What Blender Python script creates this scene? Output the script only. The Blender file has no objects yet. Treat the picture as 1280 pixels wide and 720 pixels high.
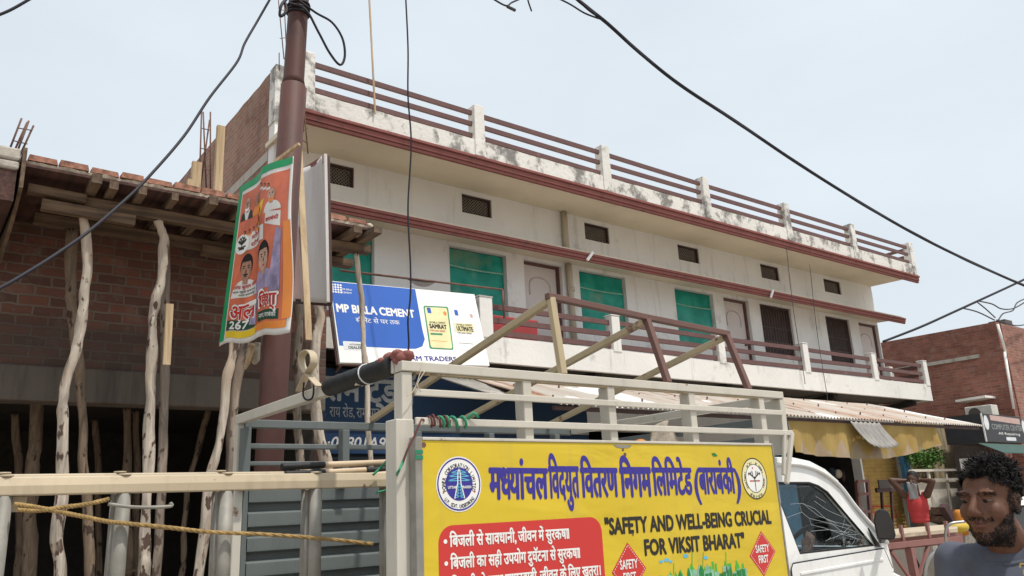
import bpy, bmesh, math, random
import numpy as np
from mathutils import Vector, Matrix, noise
random.seed(7)
S = bpy.context.scene
COL = S.collection
# ------------------------------------------------------------------ camera
FPX, PITCH, ROLL, YAW = 1000.0, math.radians(15.53), math.radians(-2.78), math.radians(37.9)
EYE = Vector((0, 0, 1.6))
_h = Vector((math.sin(YAW), math.cos(YAW), 0)); _r = Vector((math.cos(YAW), -math.sin(YAW), 0)); _z = Vector((0, 0, 1))
_f = math.cos(PITCH)*_h + math.sin(PITCH)*_z; _u = -math.sin(PITCH)*_h + math.cos(PITCH)*_z
AXR = math.cos(ROLL)*_r + math.sin(ROLL)*_u; AXU = -math.sin(ROLL)*_r + math.cos(ROLL)*_u; AXF = _f
cam = bpy.data.cameras.new('camera'); cam_ob = bpy.data.objects.new('camera', cam); COL.objects.link(cam_ob)
cam.sensor_width = 36; cam.lens = FPX/1280*36; cam.clip_start = .05; cam.clip_end = 2000
M3 = Matrix((AXR, AXU, -AXF)).transposed()
cam_ob.matrix_world = Matrix.Translation(EYE) @ M3.to_4x4()
S.camera = cam_ob
# ------------------------------------------------------------------ world, sun, exposure
TOSUN = Vector((0.10, -0.36, 0.90)).normalized()
w = bpy.data.worlds.new('World'); S.world = w; w.use_nodes = True
nt = w.node_tree; bg = nt.nodes['Background']
sky = nt.nodes.new('ShaderNodeTexSky'); sky.sky_type = 'NISHITA'; sky.sun_disc = False
sky.sun_elevation = math.asin(TOSUN.z); sky.sun_rotation = math.atan2(TOSUN.x, TOSUN.y)
sky.air_density = 1.0; sky.dust_density = 6.0; sky.ozone_density = 1.0
mx = nt.nodes.new('ShaderNodeMixRGB'); mx.inputs[0].default_value = .80
mx.inputs[2].default_value = (6.2, 6.75, 7.15, 1)          # thin bright overcast veil over the blue
_tc = nt.nodes.new('ShaderNodeTexCoord'); _mp = nt.nodes.new('ShaderNodeMapping'); _mp.inputs['Scale'].default_value = (1.6,1.6,4.5)
_nz = nt.nodes.new('ShaderNodeTexNoise'); _nz.inputs['Scale'].default_value = 1.6; _nz.inputs['Detail'].default_value = 5
nt.links.new(_tc.outputs['Generated'], _mp.inputs[0]); nt.links.new(_mp.outputs[0], _nz.inputs['Vector'])
_cr = nt.nodes.new('ShaderNodeValToRGB'); _cr.color_ramp.elements[0].position = .35; _cr.color_ramp.elements[1].position = .7
_cr.color_ramp.elements[0].color = (.76,.76,.76,1); _cr.color_ramp.elements[1].color = (.85,.85,.85,1)      # thicker and thinner veil
nt.links.new(_nz.outputs['Fac'], _cr.inputs[0]); nt.links.new(_cr.outputs[0], mx.inputs[0])
nt.links.new(sky.outputs[0], mx.inputs[1]); nt.links.new(mx.outputs[0], bg.inputs[0]); bg.inputs[1].default_value = .10
sun = bpy.data.lights.new('sun', 'SUN'); sun.energy = 2.4; sun.angle = math.radians(2.0); sun.color = (1, .95, .87)
sun_ob = bpy.data.objects.new('sun', sun); COL.objects.link(sun_ob)
sun_ob.rotation_euler = (-TOSUN).to_track_quat('-Z', 'Y').to_euler(); sun_ob.location = (0, -5, 30)
vs = S.view_settings; vs.view_transform = 'Standard'; vs.look = 'None'; vs.gamma = 1; vs.use_curve_mapping = False
vs.exposure = 0.52
S.cycles.max_bounces = 6; S.cycles.diffuse_bounces = 4; S.cycles.glossy_bounces = 2; S.cycles.transmission_bounces = 4
S.cycles.use_denoising = True

# ------------------------------------------------------------------ photo geometry
def ray(px, py):
    return (px-640)/FPX*AXR - (py-360)/FPX*AXU + AXF
def P(px, py, X=None, Y=None, Z=None, t=None):
    d = ray(px, py)
    if t is None:
        if X is not None: t = (X-EYE.x)/d.x
        elif Y is not None: t = (Y-EYE.y)/d.y
        else: t = (Z-EYE.z)/d.z
    return EYE + d*t

# ------------------------------------------------------------------ object bookkeeping
def tag(o, label=None, cat=None, group=None, kind=None):
    if label: o['label'] = label
    if cat: o['category'] = cat
    if group: o['group'] = group
    if kind: o['kind'] = kind
    return o
def thing(name, label, cat, loc, group=None):
    o = bpy.data.objects.new(name, None); COL.objects.link(o); o.location = loc; o.empty_display_size = .2
    return tag(o, label, cat, group)
def root_of(o):
    v = Vector(o.location); p = o.parent
    while p: v += Vector(p.location); p = p.parent
    return v
def link_mesh(name, me, mats, parent=None, loc=None):
    """me has world coordinates; re-origin it"""
    base = root_of(parent) if parent else (Vector(loc) if loc is not None else Vector((0, 0, 0)))
    me.transform(Matrix.Translation(-base))
    for m in (mats if isinstance(mats, (list, tuple)) else [mats]): me.materials.append(m)
    me.name = name
    o = bpy.data.objects.new(name, me); COL.objects.link(o)
    if parent: o.parent = parent
    else: o.location = base
    return o
def catmull(pts, n=6):
    pts = [Vector(p) for p in pts]
    if len(pts) < 3: return pts
    out = []
    q = [pts[0]*2-pts[1]] + pts + [pts[-1]*2-pts[-2]]
    for i in range(1, len(q)-2):
        a, b, c, d = q[i-1:i+3]
        for k in range(n):
            t = k/n
            out.append(.5*((2*b)+(c-a)*t+(2*a-5*b+4*c-d)*t*t+(3*b-a-3*c+d)*t**3))
    out.append(pts[-1]); return out
class MB:
    def __init__(s): s.bm = bmesh.new(); s.mi = 0
    def face(s, vs):
        try:
            f = s.bm.faces.new(vs); f.material_index = s.mi; return f
        except ValueError: return None
    def poly(s, pts): return s.face([s.bm.verts.new(p) for p in pts])
    def hexa(s, c):
        v = [s.bm.verts.new(p) for p in c]
        for i in ((0,3,2,1),(4,5,6,7),(0,1,5,4),(1,2,6,5),(2,3,7,6),(3,0,4,7)): s.face([v[j] for j in i])
        return s
    def box(s, x0, x1, y0, y1, z0, z1):
        return s.hexa([(x0,y0,z0),(x1,y0,z0),(x1,y1,z0),(x0,y1,z0),(x0,y0,z1),(x1,y0,z1),(x1,y1,z1),(x0,y1,z1)])
    def bar(s, a, b, w, h, up=(0,0,1)):
        a, b = Vector(a), Vector(b); d = (b-a).normalized(); up = Vector(up)
        if abs(d.dot(up)) > .97: up = Vector((0,1,0)) if abs(d.y) < .9 else Vector((1,0,0))
        sd = d.cross(up).normalized(); u = sd.cross(d).normalized()
        c = []
        for p in (a, b):
            for i, j in ((-1,-1),(1,-1),(1,1),(-1,1)): c.append(p+sd*(i*w/2)+u*(j*h/2))
        return s.hexa(c)
    def tube(s, pts, r, seg=10, cap=True, jit=0, sq=1.0):
        pts = [Vector(p) for p in pts]; n = len(pts)
        rr = r if isinstance(r, (list, tuple)) else [r]*n
        if len(rr) != n: rr = [rr[int(round(i*(len(rr)-1)/(n-1)))] if len(rr) > 2 else rr[0]+(rr[-1]-rr[0])*i/(n-1) for i in range(n)]
        d0 = (pts[1]-pts[0]).normalized()
        ref = Vector((0,0,1)) if abs(d0.z) < .9 else Vector((0,1,0))
        sd = d0.cross(ref).normalized(); rings = []
        for i in range(n):
            d = (pts[min(i+1,n-1)]-pts[max(i-1,0)]).normalized()
            sd = (sd-d*sd.dot(d)).normalized(); u = d.cross(sd)
            ring = []
            for k in range(seg):
                a = 2*math.pi*k/seg
                q = rr[i]*(1+jit*noise.noise(pts[i]*7+Vector((math.cos(a),math.sin(a),i*.3))*1.3)) if jit else rr[i]
                ring.append(s.bm.verts.new(pts[i]+(sd*math.cos(a)+u*math.sin(a)*sq)*q))
            rings.append(ring)
        for i in range(n-1):
            for k in range(seg):
                f = s.face([rings[i][k], rings[i][(k+1)%seg], rings[i+1][(k+1)%seg], rings[i+1][k]])
                if f: f.smooth = True
        if cap: s.face(rings[0][::-1]); s.face(rings[-1])
        return s
    def ell(s, c, r, rot=None, seg=16, rings=10):
        m = Matrix.Translation(Vector(c)) @ (rot.to_4x4() if rot else Matrix.Identity(4)) @ Matrix.Diagonal((r[0],r[1],r[2],1))
        g = bmesh.ops.create_uvsphere(s.bm, u_segments=seg, v_segments=rings, radius=1, matrix=m)
        for v in g['verts']:
            for f in v.link_faces: f.smooth = True; f.material_index = s.mi
        return s
    def prism(s, prof, d):
        """prof list of 3d points (planar), extruded by vector d"""
        d = Vector(d); a = [s.bm.verts.new(p) for p in prof]; b = [s.bm.verts.new(Vector(p)+d) for p in prof]
        s.face(a[::-1]); s.face(b)
        n = len(a)
        for i in range(n): s.face([a[i], a[(i+1)%n], b[(i+1)%n], b[i]])
        return s
    def grid(s, fn, nu, nv, smooth=True):
        g = [[s.bm.verts.new(fn(i/nu, j/nv)) for j in range(nv+1)] for i in range(nu+1)]
        for i in range(nu):
            for j in range(nv):
                f = s.face([g[i][j], g[i+1][j], g[i+1][j+1], g[i][j+1]])
                if f: f.smooth = smooth
        return s
    def build(s, name, mat, parent=None, loc=None, bevel=0, label=None, solid=0, recalc=True):
        if recalc: bmesh.ops.recalc_face_normals(s.bm, faces=s.bm.faces[:])
        me = bpy.data.meshes.new(name); s.bm.to_mesh(me); s.bm.free()
        o = link_mesh(name, me, mat, parent, loc)
        if solid:
            m = o.modifiers.new('s','SOLIDIFY'); m.thickness = solid; m.offset = 0
        if bevel:
            m = o.modifiers.new('b','BEVEL'); m.width = bevel; m.segments = 2; m.limit_method = 'ANGLE'; m.angle_limit = .6
        if label: o['label'] = label
        return o
def boxm(*a): return MB().box(*a)
def wall_holes(mb, fr, u0, u1, v0, v1, d0, d1, holes):
    """wall in (u,v) with rectangular openings, thickness d0..d1; fr(u,v,d)->xyz"""
    us = sorted({u0,u1,*[h[0] for h in holes],*[h[1] for h in holes]}); vs_ = sorted({v0,v1,*[h[2] for h in holes],*[h[3] for h in holes]})
    us = [u for u in us if u0 <= u <= u1]; vs_ = [v for v in vs_ if v0 <= v <= v1]
    def solid(i, j):
        if i < 0 or j < 0 or i >= len(us)-1 or j >= len(vs_)-1: return False
        a, b = (us[i]+us[i+1])/2, (vs_[j]+vs_[j+1])/2
        return not any(h[0] < a < h[1] and h[2] < b < h[3] for h in holes)
    def q(p): mb.poly([fr(*t) for t in p])
    for i in range(len(us)-1):
        for j in range(len(vs_)-1):
            if not solid(i,j): continue
            a,b,c,d = us[i],us[i+1],vs_[j],vs_[j+1]
            q([(a,c,d0),(b,c,d0),(b,d,d0),(a,d,d0)]); q([(a,c,d1),(a,d,d1),(b,d,d1),(b,c,d1)])
            if not solid(i-1,j): q([(a,c,d0),(a,d,d0),(a,d,d1),(a,c,d1)])
            if not solid(i+1,j): q([(b,c,d0),(b,c,d1),(b,d,d1),(b,d,d0)])
            if not solid(i,j-1): q([(a,c,d0),(a,c,d1),(b,c,d1),(b,c,d0)])
            if not solid(i,j+1): q([(a,d,d0),(b,d,d0),(b,d,d1),(a,d,d1)])
    bmesh.ops.remove_doubles(mb.bm, verts=mb.bm.verts[:], dist=1e-5)

# ------------------------------------------------------------------ materials
class NB:
    def __init__(s, name):
        s.m = bpy.data.materials.new(name); s.m.use_nodes = True; s.t = s.m.node_tree
        s.b = s.t.nodes['Principled BSDF']; s.tc = s.t.nodes.new('ShaderNodeTexCoord')
        s.b.inputs['Specular IOR Level'].default_value = .3
    def n(s, ty, **k):
        x = s.t.nodes.new(ty)
        for a, v in k.items(): setattr(x, a, v)
        return x
    def set(s, sock, v):
        if hasattr(v, 'links') or hasattr(v, 'is_linked'): s.t.links.new(v, sock)
        else: sock.default_value = v
    def coord(s, scale=(1,1,1), rot=(0,0,0), loc=(0,0,0)):
        mp = s.n('ShaderNodeMapping'); mp.inputs['Scale'].default_value = scale; mp.inputs['Rotation'].default_value = rot; mp.inputs['Location'].default_value = loc
        s.t.links.new(s.tc.outputs['Object'], mp.inputs[0]); return mp.outputs[0]
    def noise(s, scale=5, detail=4, vec=None, rough=.55, dist=0):
        x = s.n('ShaderNodeTexNoise'); x.inputs['Scale'].default_value = scale; x.inputs['Detail'].default_value = detail
        x.inputs['Roughness'].default_value = rough; x.inputs['Distortion'].default_value = dist
        s.t.links.new(vec if vec is not None else s.tc.outputs['Object'], x.inputs['Vector']); return x.outputs['Fac']
    def ramp(s, fac, a, b, ca=(0,0,0,1), cb=(1,1,1,1)):
        r = s.n('ShaderNodeValToRGB'); r.color_ramp.elements[0].position = a; r.color_ramp.elements[1].position = b
        r.color_ramp.elements[0].color = ca; r.color_ramp.elements[1].color = cb; s.t.links.new(fac, r.inputs[0]); return r.outputs[0]
    def mix(s, fac, a, b, mode='MIX'):
        x = s.n('ShaderNodeMixRGB', blend_type=mode); s.set(x.inputs[0], fac); s.set(x.inputs[1], a if not isinstance(a, tuple) or len(a)==4 else (*a,1)); s.set(x.inputs[2], b if not isinstance(b, tuple) or len(b)==4 else (*b,1)); return x.outputs[0]
    def math(s, op, a, b=0.0):
        x = s.n('ShaderNodeMath', operation=op); s.set(x.inputs[0], a); s.set(x.inputs[1], b); return x.outputs[0]
    def bump(s, h, strength=.3, dist=.02):
        x = s.n('ShaderNodeBump'); x.inputs['Strength'].default_value = strength; x.inputs['Distance'].default_value = dist
        s.t.links.new(h, x.inputs['Height']); s.t.links.new(x.outputs[0], s.b.inputs['Normal'])
    def out(s, col, rough=.8, metal=0):
        s.set(s.b.inputs['Base Color'], col if not isinstance(col, tuple) or len(col)==4 else (*col,1)); s.set(s.b.inputs['Roughness'], rough); s.b.inputs['Metallic'].default_value = metal
        return s.m
def flat(name, col, rough=.7, var=.12, metal=0, scale=6, spec=.3):
    k = NB(name); f = k.ramp(k.noise(scale, 5), .3, .7)
    c = k.mix(f, tuple(v*(1-var) for v in col), tuple(min(1,v*(1+var*.6)) for v in col))
    k.b.inputs['Specular IOR Level'].default_value = spec
    return k.out(c, rough, metal)
def plaster(name, col, stain=(.22,.2,.17), lo=.58, hi=.74, streak=.5, top=None, bump=.15, sc=(5,5,.55)):
    k = NB(name)
    big = k.ramp(k.noise(.9, 6), .35, .7); c = k.mix(big, tuple(v*.88 for v in col), col)
    st = k.ramp(k.noise(1.0, 6, k.coord(sc), .68), lo, hi)
    c = k.mix(k.math('MULTIPLY', st, streak), c, stain)
    bl = k.ramp(k.noise(1.6, 8, None, .72), .585, .68); c = k.mix(k.math('MULTIPLY', bl, .55), c, tuple(v*1.3 for v in stain))
    fine = k.noise(40, 3); c = k.mix(k.math('MULTIPLY', fine, .18), c, tuple(v*.6 for v in col))
    k.bump(k.noise(14, 6), bump, .02); return k.out(c, .9)
def brick(name, c1, c2, mortar, axis='x', bw=.24, bh=.085, soot_shade=None, bumpy=.8, rough_msize=.012, scale_noise=1.2):
    k = NB(name); sp = k.n('ShaderNodeSeparateXYZ'); k.t.links.new(k.tc.outputs['Object'], sp.inputs[0])
    cb = k.n('ShaderNodeCombineXYZ'); k.t.links.new(sp.outputs['X' if axis=='x' else 'Y'], cb.inputs[0]); k.t.links.new(sp.outputs['Z'], cb.inputs[1])
    wob = k.n('ShaderNodeTexNoise'); wob.inputs['Scale'].default_value = 9; wob.inputs['Detail'].default_value = 3
    k.t.links.new(k.tc.outputs['Object'], wob.inputs['Vector'])
    va = k.n('ShaderNodeVectorMath', operation='MULTIPLY_ADD'); k.t.links.new(wob.outputs['Color'], va.inputs[0]); va.inputs[1].default_value = (.032,.032,0); k.t.links.new(cb.outputs[0], va.inputs[2])
    br = k.n('ShaderNodeTexBrick'); k.t.links.new(va.outputs[0], br.inputs['Vector'])
    br.inputs['Scale'].default_value = 1; br.inputs['Brick Width'].default_value = bw; br.inputs['Row Height'].default_value = bh
    br.inputs['Mortar Size'].default_value = rough_msize; br.inputs['Mortar Smooth'].default_value = .25; br.inputs['Bias'].default_value = -.1
    br.inputs['Color1'].default_value = (*c1,1); br.inputs['Color2'].default_value = (*c2,1); br.inputs['Mortar'].default_value = (*mortar,1)
    c = k.mix(k.math('MULTIPLY', k.ramp(k.noise(scale_noise,7,None,.7), .42, .68), .65), br.outputs['Color'], tuple(.45*v for v in c2))
    c = k.mix(k.math('MULTIPLY', k.ramp(k.noise(4,7,None,.75), .52, .66), .6), c, tuple(min(1,v*1.1) for v in mortar))
    if soot_shade:
        z0, z1, sc = soot_shade
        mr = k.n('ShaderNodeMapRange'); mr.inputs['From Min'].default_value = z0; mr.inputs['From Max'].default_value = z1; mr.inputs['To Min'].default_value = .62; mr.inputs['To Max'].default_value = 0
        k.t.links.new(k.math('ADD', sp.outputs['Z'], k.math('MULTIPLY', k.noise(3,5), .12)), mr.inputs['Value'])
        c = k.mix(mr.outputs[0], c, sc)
    h = k.mix(.35, br.outputs['Fac'], k.noise(30,6)); inv = k.math('SUBTRACT', 1.0, h)
    k.bump(inv, bumpy, .02); return k.out(c, .95)
def wood(name, col, dark, sc=(2,2,2), axis=0, rough=.85):
    k = NB(name); s3 = [18,18,18]; s3[axis] = 1.2
    g = k.ramp(k.noise(1, 6, k.coord(tuple(s3)), .6, .6), .40, .60); c = k.mix(g, dark, col)
    c = k.mix(k.math('MULTIPLY', k.ramp(k.noise(3,6), .55, .75), .6), c, tuple(v*.5 for v in dark))
    k.bump(k.noise(1, 5, k.coord(tuple(s3))), .4, .01); return k.out(c, rough)
def bark(name, col, dark, spots=.62, peel=None):
    k = NB(name); g = k.ramp(k.noise(1, 6, k.coord((14,14,2.0)), .65, 1.0), .40, .60); c = k.mix(g, tuple(v*.60 for v in col), col)
    kn = k.ramp(k.noise(1, 3, k.coord((15,15,7)), .5), spots-.075, spots-.035); c = k.mix(kn, c, dark)
    if peel: c = k.mix(k.ramp(k.noise(1, 5, k.coord((4,4,1.1)), .6), .5, .58), c, peel)
    k.bump(k.noise(1, 6, k.coord((20,20,6)), .7), .7, .02); return k.out(c, .92)
def chipped(name, col, rust=(.16,.06,.03), lo=.64, hi=.68, rough=.5, sc=7, dirt=.3):
    k = NB(name); c = k.mix(k.ramp(k.noise(2.2,6), .35, .7), tuple(v*.85 for v in col), col)
    c = k.mix(k.math('MULTIPLY', k.ramp(k.noise(1,6,k.coord((9,9,1.5)),.7), .5, .75), dirt), c, tuple(v*.45 for v in col))
    r = k.ramp(k.noise(sc, 8, None, .72), lo, hi); c = k.mix(r, c, rust)
    r2 = k.ramp(k.noise(sc*4, 5, None, .7), .70, .73); c = k.mix(r2, c, tuple(v*.7 for v in rust))
    k.bump(k.math('ADD', k.math('MULTIPLY', r, -.5), k.math('MULTIPLY', k.noise(45,3), .2)), .25, .004); return k.out(c, rough)
MAT = {}
def mats():
    M = MAT
    M['wall'] = plaster('white_limewash', (.84,.83,.805), (.36,.335,.30), .55, .78, .5)
    M['soffit'] = plaster('cream_limewash', (.80,.71,.56), (.42,.36,.28), .60, .85, .3)
    M['parapet'] = plaster('mildewed_limewash', (.76,.735,.69), (.10,.095,.085), .49, .60, .85, bump=.5, sc=(2.6,2.6,2.2))
    M['balcony'] = plaster('balcony_limewash', (.80,.78,.74), (.25,.24,.22), .60, .74, .6, bump=.3)
    M['redtrim'] = chipped('red_oxide_trim', (.255,.092,.08), (.12,.06,.055), .58, .70, .8, 4, .5)
    M['maroon'] = chipped('maroon_rail_paint', (.145,.075,.07), (.22,.13,.12), .6, .7, .6, 3, .4)
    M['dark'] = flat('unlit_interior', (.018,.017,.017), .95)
    M['soot_shade'] = flat('shade_dark_plaster', (.03,.026,.023), .95, .3)  # near-black colour stands in for the missing light of deep interiors
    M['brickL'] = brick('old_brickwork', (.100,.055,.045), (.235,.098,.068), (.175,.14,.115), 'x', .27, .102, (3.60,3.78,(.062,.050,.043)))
    M['brickS'] = brick('weathered_side_brick', (.40,.21,.15), (.30,.14,.10), (.36,.27,.21), 'y', .23, .08, None, 1.0, .016)
    M['brickR'] = brick('red_brick_gable', (.36,.140,.10), (.22,.085,.062), (.30,.20,.16), 'y', .24, .08, None, .9, .010, .6)
    M['brickRx'] = brick('red_brick_front', (.38,.16,.12), (.24,.10,.08), (.30,.22,.18), 'x', .24, .08)
    M['loosebrick'] = flat('loose_brick', (.30,.145,.10), .95, .6, 0, 16)
    M['mortarc'] = flat('rough_mortar', (.50,.42,.33), .95, .35, 0, 20)
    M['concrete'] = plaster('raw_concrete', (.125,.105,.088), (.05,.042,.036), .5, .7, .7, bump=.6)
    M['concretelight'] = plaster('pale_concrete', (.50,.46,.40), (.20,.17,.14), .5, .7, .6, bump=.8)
    M['plank'] = wood('grey_plank', (.165,.108,.068), (.085,.055,.036), axis=0)
    M['planky'] = wood('joist_timber', (.175,.122,.082), (.09,.06,.042), axis=1)
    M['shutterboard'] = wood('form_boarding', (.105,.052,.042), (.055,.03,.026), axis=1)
    M['bark'] = bark('pale_bark', (.56,.48,.39), (.09,.06,.045), .68, None)
    M['barkwhite'] = bark('peeled_bark', (.55,.475,.395), (.10,.065,.05), .66, (.44,.345,.265))
    M['barkdark'] = bark('brown_bark', (.24,.175,.125), (.06,.04,.03), .66, None)
    M['barkgrey'] = bark('grey_bark', (.33,.27,.22), (.10,.07,.055), .66, (.23,.175,.135))
    M['bamboo'] = wood('bamboo_strip', (.55,.42,.27), (.38,.27,.16), axis=2)
    M['rustpole'] = chipped('red_oxide_pole', (.092,.038,.031), (.060,.030,.026), .5, .66, .6, 2.5, .55)
    M['rebar'] = flat('rusty_rebar', (.16,.09,.07), .9, .3)
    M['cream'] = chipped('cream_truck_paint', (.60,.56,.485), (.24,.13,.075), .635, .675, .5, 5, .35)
    M['creamtube'] = chipped('tan_tube_paint', (.47,.38,.24), (.17,.09,.06), .60, .66, .5, 6, .35)
    M['browntube'] = chipped('brown_tube_paint', (.16,.085,.07), (.40,.30,.20), .66, .72, .5, 6, .3)
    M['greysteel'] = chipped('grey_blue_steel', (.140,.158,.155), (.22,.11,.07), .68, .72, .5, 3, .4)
    M['galv'] = flat('galvanised_tube', (.27,.255,.225), .6, .3, .1, 12, .4)
    M['ladderrail'] = chipped('cream_ladder_rail', (.50,.41,.285), (.14,.09,.05), .655, .70, .5, 7, .5)
    M['rubber'] = flat('black_rubber', (.022,.023,.024), .55, .3, 0, 25)
    M['handle'] = wood('pale_handle', (.62,.50,.36), (.46,.35,.24), axis=0)
    M['rope'] = flat('hemp_rope', (.33,.22,.09), .95, .4, 0, 40)
    k = NB('white_car_paint'); c = k.mix(k.ramp(k.noise(1.5,5), .3,.7), (.74,.735,.72), (.80,.80,.79)); c = k.mix(k.math('MULTIPLY', k.ramp(k.noise(1,7,k.coord((8,8,1.6)),.7), .52,.72), .45), c, (.46,.42,.36)); c = k.mix(k.ramp(k.noise(26,6,None,.75), .70,.73), c, (.25,.17,.12))
    k.b.inputs['Specular IOR Level'].default_value = .5; M['white'] = k.out(c, .3)
    M['blacktrim'] = flat('black_trim', (.015,.015,.016), .5)
    k = NB('yellow_vinyl'); c = k.mix(k.ramp(k.noise(2,6), .3,.7), (.60,.435,.030), (.665,.485,.034)); c = k.mix(k.math('MULTIPLY', k.ramp(k.noise(1,6,k.coord((9,9,1.1)),.65), .52,.75), .35), c, (.42,.33,.09)); c = k.mix(k.ramp(k.noise(30,5,None,.7), .70,.73), c, (.30,.22,.07))
    k.bump(k.noise(1,3,k.coord((2.2,2.2,5.0)),.45,.6), .35, .035); M['yellowvinyl'] = k.out(c, .38)
    M['redvinyl'] = flat('red_vinyl', (.56,.045,.04), .45, .06, 0, 2)
    M['navy'] = flat('navy_ink', (.045,.035,.27), .5, .08)
    M['ink'] = flat('black_ink', (.03,.025,.022), .5, .08)
    M['offwhite'] = flat('white_ink', (.80,.79,.76), .5, .06)
    M['blueboard'] = flat('blue_board_print', (.035,.12,.46), .45, .06, 0, 2)
    M['whiteboard'] = flat('white_board_print', (.83,.83,.81), .45, .05, 0, 2)
    M['signblue'] = plaster('faded_blue_sign', (.016,.040,.088), (.05,.06,.08), .6, .8, .3, bump=.05)
    M['signblue2'] = flat('bright_blue_band', (.018,.055,.14), .6)
    M['signletter'] = flat('faded_sign_letter', (.27,.28,.28), .7, .25, 0, 8)
    M['shutterblue'] = flat('dark_roller_shutter', (.035,.05,.065), .55, .2)
    M['greensheet'] = None
    k = NB('green_plastic_sheet'); c = k.mix(k.ramp(k.noise(2.2,5), .42,.62), (.0,.225,.17), (.02,.33,.25)); c = k.mix(k.math('MULTIPLY', k.ramp(k.noise(1.3,4), .53,.68), .75), c, (.20,.30,.20))
    k.bump(k.noise(3,4), .25, .05); M['greensheet'] = k.out(c, .38)
    M['pvc'] = plaster('old_pipe', (.55,.49,.38), (.25,.2,.15), .5, .75, .5)
    M['door'] = plaster('door_skin', (.70,.64,.62), (.38,.33,.32), .6, .8, .25, bump=.05)
    M['doordark'] = flat('door_groove', (.52,.46,.44), .7)
    M['brownshutter'] = flat('brown_shutter', (.075,.042,.040), .6, .3)
    M['vent'] = flat('vent_mesh_metal', (.10,.085,.08), .7)
    M['redbench'] = flat('red_plastic', (.40,.06,.06), .45)
    k = NB('corrugated_rusty_sheet'); st = k.noise(1, 6, k.coord((3.2,.30,1)), .62)
    c = k.mix(k.ramp(k.noise(1,5,k.coord((2.0,.8,1))), .3,.7), (.42,.385,.34), (.57,.535,.49)); c = k.mix(k.math('MULTIPLY',k.ramp(st,.46,.60),.8), c, (.43,.30,.225)); c = k.mix(k.ramp(k.noise(1,7,k.coord((4.5,.5,1),loc=(3,1,0)),.7),.57,.64), c, (.27,.12,.065))
    c = k.mix(k.ramp(k.noise(1,2,k.coord((.55,.02,1),loc=(1.7,0,0))), .60,.605), c, (.72,.72,.71))
    M['tin'] = k.out(c, .55, .15)
    M['tingrey'] = flat('grey_tin', (.32,.30,.275), .55, .2, .2)
    k = NB('yellow_print_cloth'); sp = k.n('ShaderNodeSeparateXYZ'); k.t.links.new(k.tc.outputs['Object'], sp.inputs[0])
    tri = k.math('PINGPONG', sp.outputs['X'], .28); lim = k.math('MULTIPLY', tri, 1.1)
    ed = k.ramp(k.math('SUBTRACT', k.math('ADD', lim, k.math('MULTIPLY',k.noise(6,4),.25)), k.math('MULTIPLY',sp.outputs['Z'],1.0)), .03,.09)
    c = k.mix(k.ramp(k.noise(2,5),.35,.65), (.33,.215,.058), (.42,.295,.10)); c = k.mix(k.math('MULTIPLY',ed,.6), c, k.mix(k.ramp(k.noise(2.5,2),.46,.54), (.30,.265,.245), (.43,.33,.29))); c = k.mix(k.math('MULTIPLY',k.noise(1,6,k.coord((10,10,.8))),.35), c, (.20,.15,.07))
    M['valance'] = k.out(c, .9)
    k = NB('dusty_ground'); c = k.mix(k.ramp(k.noise(.6,8), .35,.65), (.30,.25,.195), (.40,.34,.27)); c = k.mix(k.ramp(k.noise(9,6),.6,.72), c, (.2,.165,.13)); k.bump(k.noise(12,8), .6, .04); M['ground'] = k.out(c, .95)
    k = NB('worn_asphalt'); c = k.mix(k.ramp(k.noise(.8,8), .35,.65), (.31,.287,.255), (.40,.37,.325)); k.bump(k.noise(60,6), .5, .01); M['road'] = k.out(c, .95)
    M['skin'] = flat('brown_skin', (.128,.058,.036), .55, .22, 0, 22, .3)
    M['skindark'] = flat('dark_brown_skin', (.10,.05,.034), .55, .12, 0, 10, .3)
    M['hair'] = flat('black_hair', (.010,.008,.008), .6, .2, 0, 8, .25)
    M['tee'] = flat('slate_tee', (.090,.098,.128), .95, .25, 0, 7)
    M['teeprint'] = flat('mustard_print', (.30,.22,.07), .9, .2)
    M['redtank'] = flat('red_vest', (.50,.055,.055), .9, .15)
    M['navycloth'] = flat('navy_trousers', (.018,.028,.042), .95, .2)
    M['greycloth'] = flat('grey_towel', (.36,.36,.36), .95, .25)
    M['pinkcloth'] = flat('pale_pink_sleeve', (.55,.40,.38), .95, .15)
    M['eyewhite'] = flat('eye_white', (.17,.145,.13), .3)
    M['lip'] = flat('lip_skin', (.16,.062,.048), .5)
    M['cartred'] = chipped('faded_red_steel', (.27,.125,.11), (.14,.06,.05), .6, .68, .6, 4, .4)
    M['cartwood'] = wood('cart_boards', (.52,.44,.33), (.36,.29,.21), axis=0)
    M['chrome'] = flat('worn_chrome', (.45,.44,.42), .35, .25, .8)
    M['yshutter'] = flat('ochre_shutter', (.42,.27,.085), .65, .25)
    M['bluewood'] = flat('blue_painted_post', (.05,.16,.28), .6, .2)
    M['gatepanel'] = flat('grey_gate_panel', (.72,.66,.57), .7, .15)
    M['gatebar'] = flat('pale_gate_bar', (.74,.69,.60), .6, .15)
    M['leaf'] = flat('bright_leaf', (.085,.20,.03), .6, .5, 0, 5)
    M['leafdark'] = flat('deep_leaf', (.05,.14,.02), .6, .4, 0, 5)
    M['blacksign'] = flat('black_sign', (.035,.036,.042), .5)
    M['acbody'] = flat('ac_casing', (.62,.60,.54), .5)
    M['wire'] = flat('black_cable', (.014,.013,.020), .6)
    M['wiregrey'] = flat('grey_cable', (.07,.07,.08), .6)
    M['greenwire'] = flat('green_tape', (.03,.22,.12), .6)
    M['darkred'] = flat('dark_red_wire', (.12,.035,.035), .6)
    M['saffron'] = flat('saffron_print', (.62,.155,.08), .5, .35, 0, 5)
    M['posterwhite'] = flat('poster_paper', (.70,.675,.64), .6, .2, 0, 5)
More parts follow.
